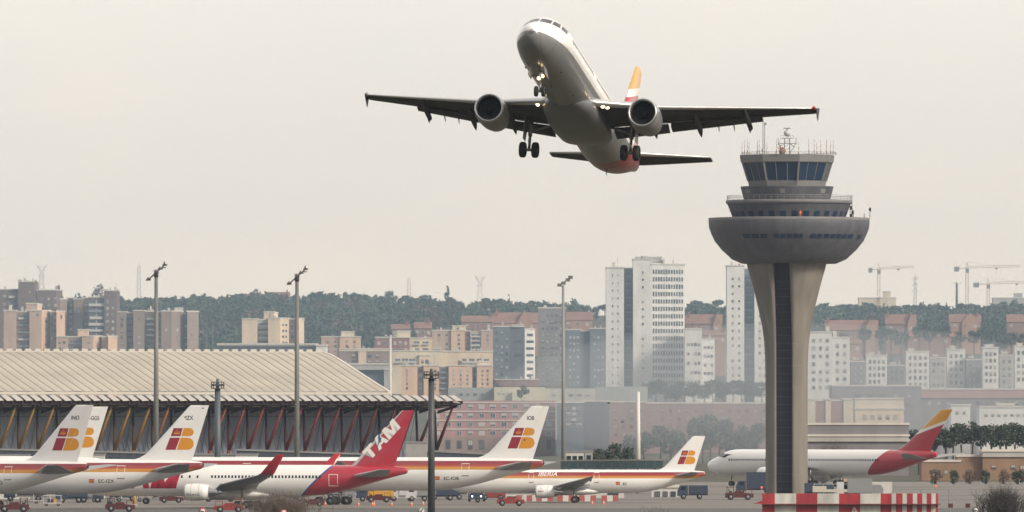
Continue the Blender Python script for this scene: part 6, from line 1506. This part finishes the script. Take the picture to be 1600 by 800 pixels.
def post_yellow():
    t = thing("marker_post", "yellow upright post at the white jet's nose", "post", ((210-800)*M(1700), 1700, 0)); p = MB(); p.tube((0,0,0),(0,0,3.6),.32,.28,10); p.build("pole", YEL, t); b = MB(); b.box(-.5,.5,-.35,.35,0,.35); b.build("base", CONC, t)
post_yellow()
pr = MB(); pr.hexa([(-.28,-.28,0),(.28,-.28,0),(.28,.28,0),(-.28,.28,0),(-.28,-.28,.05),(.28,-.28,.05),(.28,.28,.05),(-.28,.28,.05)]); pr.lathe([(.05,.22),(.28,.17)], n=12, m=0); pr.lathe([(.28,.17),(.45,.125)], n=12, m=1); pr.lathe([(.45,.125),(.8,.035)], n=12, m=0); 
cone0 = None
for i, (px, d) in enumerate(((560,1705),(582,1705),(584.5,1712),(612,1705),(643,1705),(661,1720),(508,1715),(925,1735),(943,1735))):
    lb = "orange traffic cone standing on the apron before the striped jets"
    if cone0 is None: o = pr.build("traffic_cone", [ORANGEP, BOXL]); cone0 = o
    else: o = cone0.copy(); col.objects.link(o)
    o.location = ((px-800)*M(d), d, .02); tag(o, lb, "traffic cone", "orange cones on the apron")
BARR = mat('barrier_red', (.33,.08,.07), .6)
def water_barrier(px, d, label):
    X = (px-800)*M(d); t = thing("water_barrier", label, "barrier", (X, d, .02), 0, "red and white water barriers under the twin jet"); 
    for i in range(3):
        b = MB(); x0 = -1.5+i*1.0; b.hexa([(x0,-.3,0),(x0+.98,-.3,0),(x0+.98,.3,0),(x0,.3,0),(x0,-.14,1.05),(x0+.98,-.14,1.05),(x0+.98,.14,1.05),(x0,.14,1.05)]); b.build("segment", BARR if i % 2 == 0 else BOXL, t)
for px, d, lb in ((851,1800,"red and white barrier piece behind the IBERIA jet's engine"),(836,1802,"red and white barrier piece left of the IBERIA jet's engine"),(884,1800,"red and white barrier piece left of the twin jet's main wheels"),(918,1800,"red and white barrier piece right of the twin jet's main wheels"),(953,1800,"rightmost red and white barrier piece before the white site cabin"),(820,1804,"leftmost red and white barrier piece, behind the open standing tug")): water_barrier(px, d, lb)
def loader():
    t = thing("cargo_loader", "cream cargo loader platform beside the tower's foot", "cargo loader", ((1312-800)*M(1890), 1890, .02)); b = MB(); b.box(-5,5,-1.5,1.5,1.0,1.5); b.box(-5,-2.5,-1.5,1.5,1.5,2.1); b.build("deck", mat("loader_cream", (.5,.47,.40), .5), t); r = MB()
    for x in (-4.8,0,4.8): r.bar((x,-1.45,1.5),(x,-1.45,2.5),.08)
    r.bar((-4.8,-1.45,2.5),(4.8,-1.45,2.5),.08); r.build("railing", WHV, t); wheels(t, [(-4,-1.2),(4,-1.2),(-4,1.2),(4,1.2)], .5, .3)
    for i, (x, lb) in enumerate(((1318,"pale cargo container standing behind the cream loader"),(1329,"tan cargo container right of the pale one"),(1372,"long pale container dolly load at the right of the grey loader truck"))):
        d = 1905; u = thing("cargo_container", lb, "cargo container", ((x-800)*M(d), d, .02)); c = MB(); wd = 1.6 if i < 2 else 3.2; h = 2.6 if i == 1 else 2.0; c.hexa([(-wd*.7,-1,.5),(wd*.7,-1,.5),(wd*.7,1,.5),(-wd*.7,1,.5),(-wd*.8,-1,1.0),(wd*.8,-1,1.0),(wd*.8,1,1.0),(-wd*.8,1,1.0)]); c.box(-wd*.8,wd*.8,-1,1,1.0,h+.8); c.build("shell", [WHV, mat("container_tan",(.45,.36,.25),.5), BOXL][i], u); dd = MB(); dd.box(-wd*.9,wd*.9,-1.1,1.1,.3,.48); dd.build("dolly", GRV, u); wheels(u, [(-wd*.6,-.9),(wd*.6,-.9)], .25, .15)
loader()
# red and white blast screen in the right foreground
def screen():
    d = 1500; k = M(d); a = P(1180, 770, d); t = thing("striped_screen", "long low red and white striped screen in the right foreground before the control tower", "striped barrier", (a.x, d, 0)); zt = a.z
    RS = mat("screen_red", (.34,.022,.03), .6, noise=.3, nscale=.7, streak=.3); WS = mat("screen_white", (.50,.49,.46), .7, noise=.25, nscale=.7, streak=.3)
    X = lambda px: (px-1180)*k; Z = lambda y: CAM_H+(HOR-y)*k
    xs = [(1191,1210.5,0),(1210.5,1244,1),(1244,1277,0),(1277,1311,1),(1311,1344,0),(1344,1376,1),(1376,1393,0),(1393,1400,1),(1400,1410,0),(1410,1417,1),(1417,1426,0),(1426,1433,1),(1433,1441,0),(1441,1448,1),(1448,1455,0),(1455,1462,1),(1462,1466,0)]
    for x0, x1, c in xs:
        b = MB(); b.box(X(x0)+.01, X(x1)-.01, 0, .5, Z(787), Z(771)); b.build("upper_panel", (RS, WS)[c], t)
        b = MB(); b.box(X(x0)+.01, X(x1)-.01, .9, 1.4, 0, Z(788.5)); b.build("lower_panel", (RS, WS)[c], t)
    f = MB(); f.box(X(1189), X(1470), -.12, 1.6, Z(788.4), Z(787.1)); f.build("ledge", mat("ledge_dark", (.16,.02,.025), .6), t)
    e = MB(); e.loft([[(X(1177),0,Z(787)),(X(1191),0,Z(787)),(X(1191),0,Z(782))],[(X(1177),.5,Z(787)),(X(1191),.5,Z(787)),(X(1191),.5,Z(782))]], smooth=False); e.build("end_wedge", RS, t)
    text_obj("A", lambda u, v: (X(1329)+u, .86, Z(805)+v), 1.75, WS, "panel_lettering", t, bold=.03)
screen()
def round_sign(label, px, y, d, r, ring, slash=False):
    k = M(d); c = P(px, y, d); t = thing("round_sign", label, "road sign", (c.x, d, 0), 0, "round signs at the bottom edge"); p = MB(); p.tube((0,.08,0),(0,.08,c.z+r*.6),.05,None,8); p.build("post", GALV, t)
    s = MB(); s.lathe([(-.02,.01),(-.02,r*.72),(.02,r*.72),(.02,.01)], (0,0,c.z), 28, 'y'); pl = s.build("plate", mat("sign_white", (.6,.59,.57), .5), t)
    b = MB(); b.lathe([(-.04,r*.72),(-.04,r),(.03,r),(.03,r*.72)], (0,0,c.z), 28, 'y'); b.build("rim", ring, pl)
    m_ = MB()
    if slash: m_.hexa([(-.5*r,-.06,c.z-.5*r),(-.3*r,-.06,c.z-.6*r),(-.3*r,-.045,c.z-.6*r),(-.5*r,-.045,c.z-.5*r),(.3*r,-.06,c.z+.6*r),(.5*r,-.06,c.z+.5*r),(.5*r,-.045,c.z+.5*r),(.3*r,-.045,c.z+.6*r)])
    else: m_.box(-.45*r,.45*r,-.06,-.045,c.z-.16*r,c.z+.10*r)
    m_.build("symbol", BLACK, pl)
round_sign("red rimmed round sign below the white jet's engine", 316.5, 799, 1450, .55, REDP)
round_sign("red rimmed round sign in the leafless bush", 443, 801, 1450, .5, REDP)
round_sign("grey rimmed round sign with a slash, left of the nearest dark mast", 658.5, 798.5, 1450, .55, GALV, True)
round_sign("dark rimmed round sign near the bottom right bush", 1524, 797, 1450, .45, DARKGREY)
for px, lb in ((1485,"small dark red marker board left of the round sign in the bottom right"),(1512,"smaller reddish marker board just left of the bottom right round sign")):
    t = thing("marker_board", lb, "marker board", ((px-800)*M(1460), 1460, 0)); zc = P(px, 790, 1460).z; b = MB(); b.box(-.35,.35,-.04,.04,zc-.3,zc+.3); b.build("board", RDD, t); p = MB(); p.tube((0,.08,0),(0,.08,zc+.2),.05,None,6); p.build("post", GALV, t)
# obstruction lamps seen as red points beside the tower's foot
for px, y, d, lb in ((1190,762,1945,"red obstruction lamp on a short post left of the tower's foot"),(1263,761,1945,"red obstruction lamp on a short post right of the tower's foot"),(1462,760,2100,"red obstruction lamp on a post under the red tail")):
    c = P(px, y, d); t = thing("obstruction_light", lb, "warning lamp", (c.x, d, 0)); p = MB(); p.tube((0,0,0),(0,0,c.z-.2),.06,None,6); p.build("post", GALV, t); l = MB(); l.lathe([(-.2,.05),(-.1,.24),(.15,.22),(.3,.05)], (0,0,c.z), 10); l.build("lamp", bpy.data.materials["red_lamp"], t)
# fence lines
def fence(label, x0, x1, ytop, d, m, step=3.0, h=None, name="fence"):
    k = M(d); a, b = (x0-800)*k, (x1-800)*k; g = ground_z((a+b)/2, d); t = thing(name, label, "fence", (a, d, g)); zt = CAM_H+(HOR-ytop)*k-g; L = b-a; p = MB(); n = int(L/step)
    for i in range(n+1): p.bar((L*i/n,0,-.3),(L*i/n,0,zt),.12)
    p.build("posts", m, t); r = MB()
    for z in (zt, zt*.55 if h is None else zt-h): r.bar((0,0,z),(L,0,z),.09)
    w_ = h or zt
    for i in range(int(L/.6)): r.bar((i*.6,0,zt-w_),(i*.6+.5,0,zt),.025)
    r.build("mesh_panel", m, t)
fence("wire fence with posts on the cream platform above the pink brick block", 716, 900, 598, 3745, GALV, 8.0, 1.8)
fence("grey crash fence behind the striped screen on the right", 1395, 1612, 765, 1760, mat("fence_bluegrey", (.17,.185,.20), .7), 4.0)
# birds
def bird(label, px, y, d, span, rz, fl):
    c = P(px, y, d); mb = MB(); s = span
    mb.loft([[(x*s, r*s*math.cos(a), r*s*math.sin(a)) for a in [2*math.pi*i/8 for i in range(8)]] for x, r in ((-.30,.012),(-.25,.05),(-.12,.085),(.05,.09),(.2,.06),(.36,.02),(.46,.03))])
    for sd_ in (-1, 1):
        mb.loft([[(-.12*s,sd_*.06*s,.02*s),(.12*s,sd_*.06*s,.02*s),(.0,sd_*.06*s,.05*s)],[(-.14*s,sd_*.28*s,fl*.18*s),(.10*s,sd_*.28*s,fl*.18*s),(0,sd_*.28*s,fl*.18*s+.02*s)],[(-.02*s,sd_*.5*s,fl*.1*s),(.06*s,sd_*.5*s,fl*.1*s),(.03*s,sd_*.5*s,fl*.1*s+.01*s)]], smooth=False)
    o = mb.build("bird", mat("plumage_black", (.018,.016,.016), .7), None, c); o.rotation_euler = (0,0,rz); tag(o, label, "bird", "dark birds flying over the apron")
for i, a in enumerate((("dark bird flying before the dusky red block, upper of two", 951, 630, 1450, .75, .6, 1),("dark bird flying before the dusky red block, lower of two", 972.5, 659, 1450, .7, 2.4, -1),("dark bird flying just right of the thin wavering mast", 895, 660, 1450, .6, 1.0, .6),("dark bird flying before the pink brick block", 764.5, 672, 1450, .6, 2.0, 1.2),("dark bird flying before the yellow emblem of the fin marked IOB", 819.5, 687, 1450, .65, .3, -1),
    ("dark bird flying before the letters IZX", 289, 652, 1450, .6, .9, 1),("dark bird flying before the top corner of the fin marked IZX", 317, 638, 1450, .65, 2.6, .5),("dark bird low before the white foot of the fin marked IOB", 744, 703, 1450, .55, 1.8, .4))): bird(*a)
# ------------------------------------------------------------------ air: one object, the even air of the airfield with two thicker banks inside it
def air(name, dens, colr):
    m = bpy.data.materials.new(name); m.use_nodes = True; t = m.node_tree; t.nodes.clear()
    o = t.nodes.new("ShaderNodeOutputMaterial"); v = t.nodes.new("ShaderNodeVolumePrincipled")
    v.inputs["Color"].default_value = (*colr, 1); v.inputs["Density"].default_value = dens; v.inputs["Anisotropy"].default_value = 0.0
    t.links.new(v.outputs[0], o.inputs["Volume"]); return m
hz = MB(); hz.box(-3600, 3600, -60, 7600, -1.5, 175, 0)
def bank(c, rx, ry, rz, n, k, m):
    b = len(hz.v); hz.lathe([(-rz*math.cos(math.pi*i/k), max(.02, math.sin(math.pi*i/k))) for i in range(k+1)], (0,0,0), n, m=m, cap=True, smooth=False)
    for i in range(b, len(hz.v)): x, y, z = hz.v[i]; hz.v[i] = (c[0]+x*rx, c[1]+y*ry, c[2]+z)
    for i in range(len(hz.f)):
        if min(hz.f[i]) >= b: hz.mi[i] = m
bank(P(1240, 617, 2928), 86, 56, 20.9, 48, 24, 1)      # hot exhaust air on the right
bank(Vector((0, 2806, 75.5)), 620, 59, 74, 48, 24, 2)   # thicker air before the town
h_ = hz.build("haze", [air("haze_air", 3.0e-5, (.68,.82,1.0)), air("exhaust_air", 5.0e-3, (.93,.95,.97)), air("town_air", 2.8e-3, (.56,.80,1.0))])
h_["kind"] = "stuff"; h_["label"] = "pale hazy air over the airfield and town, thickest before the town on the right"
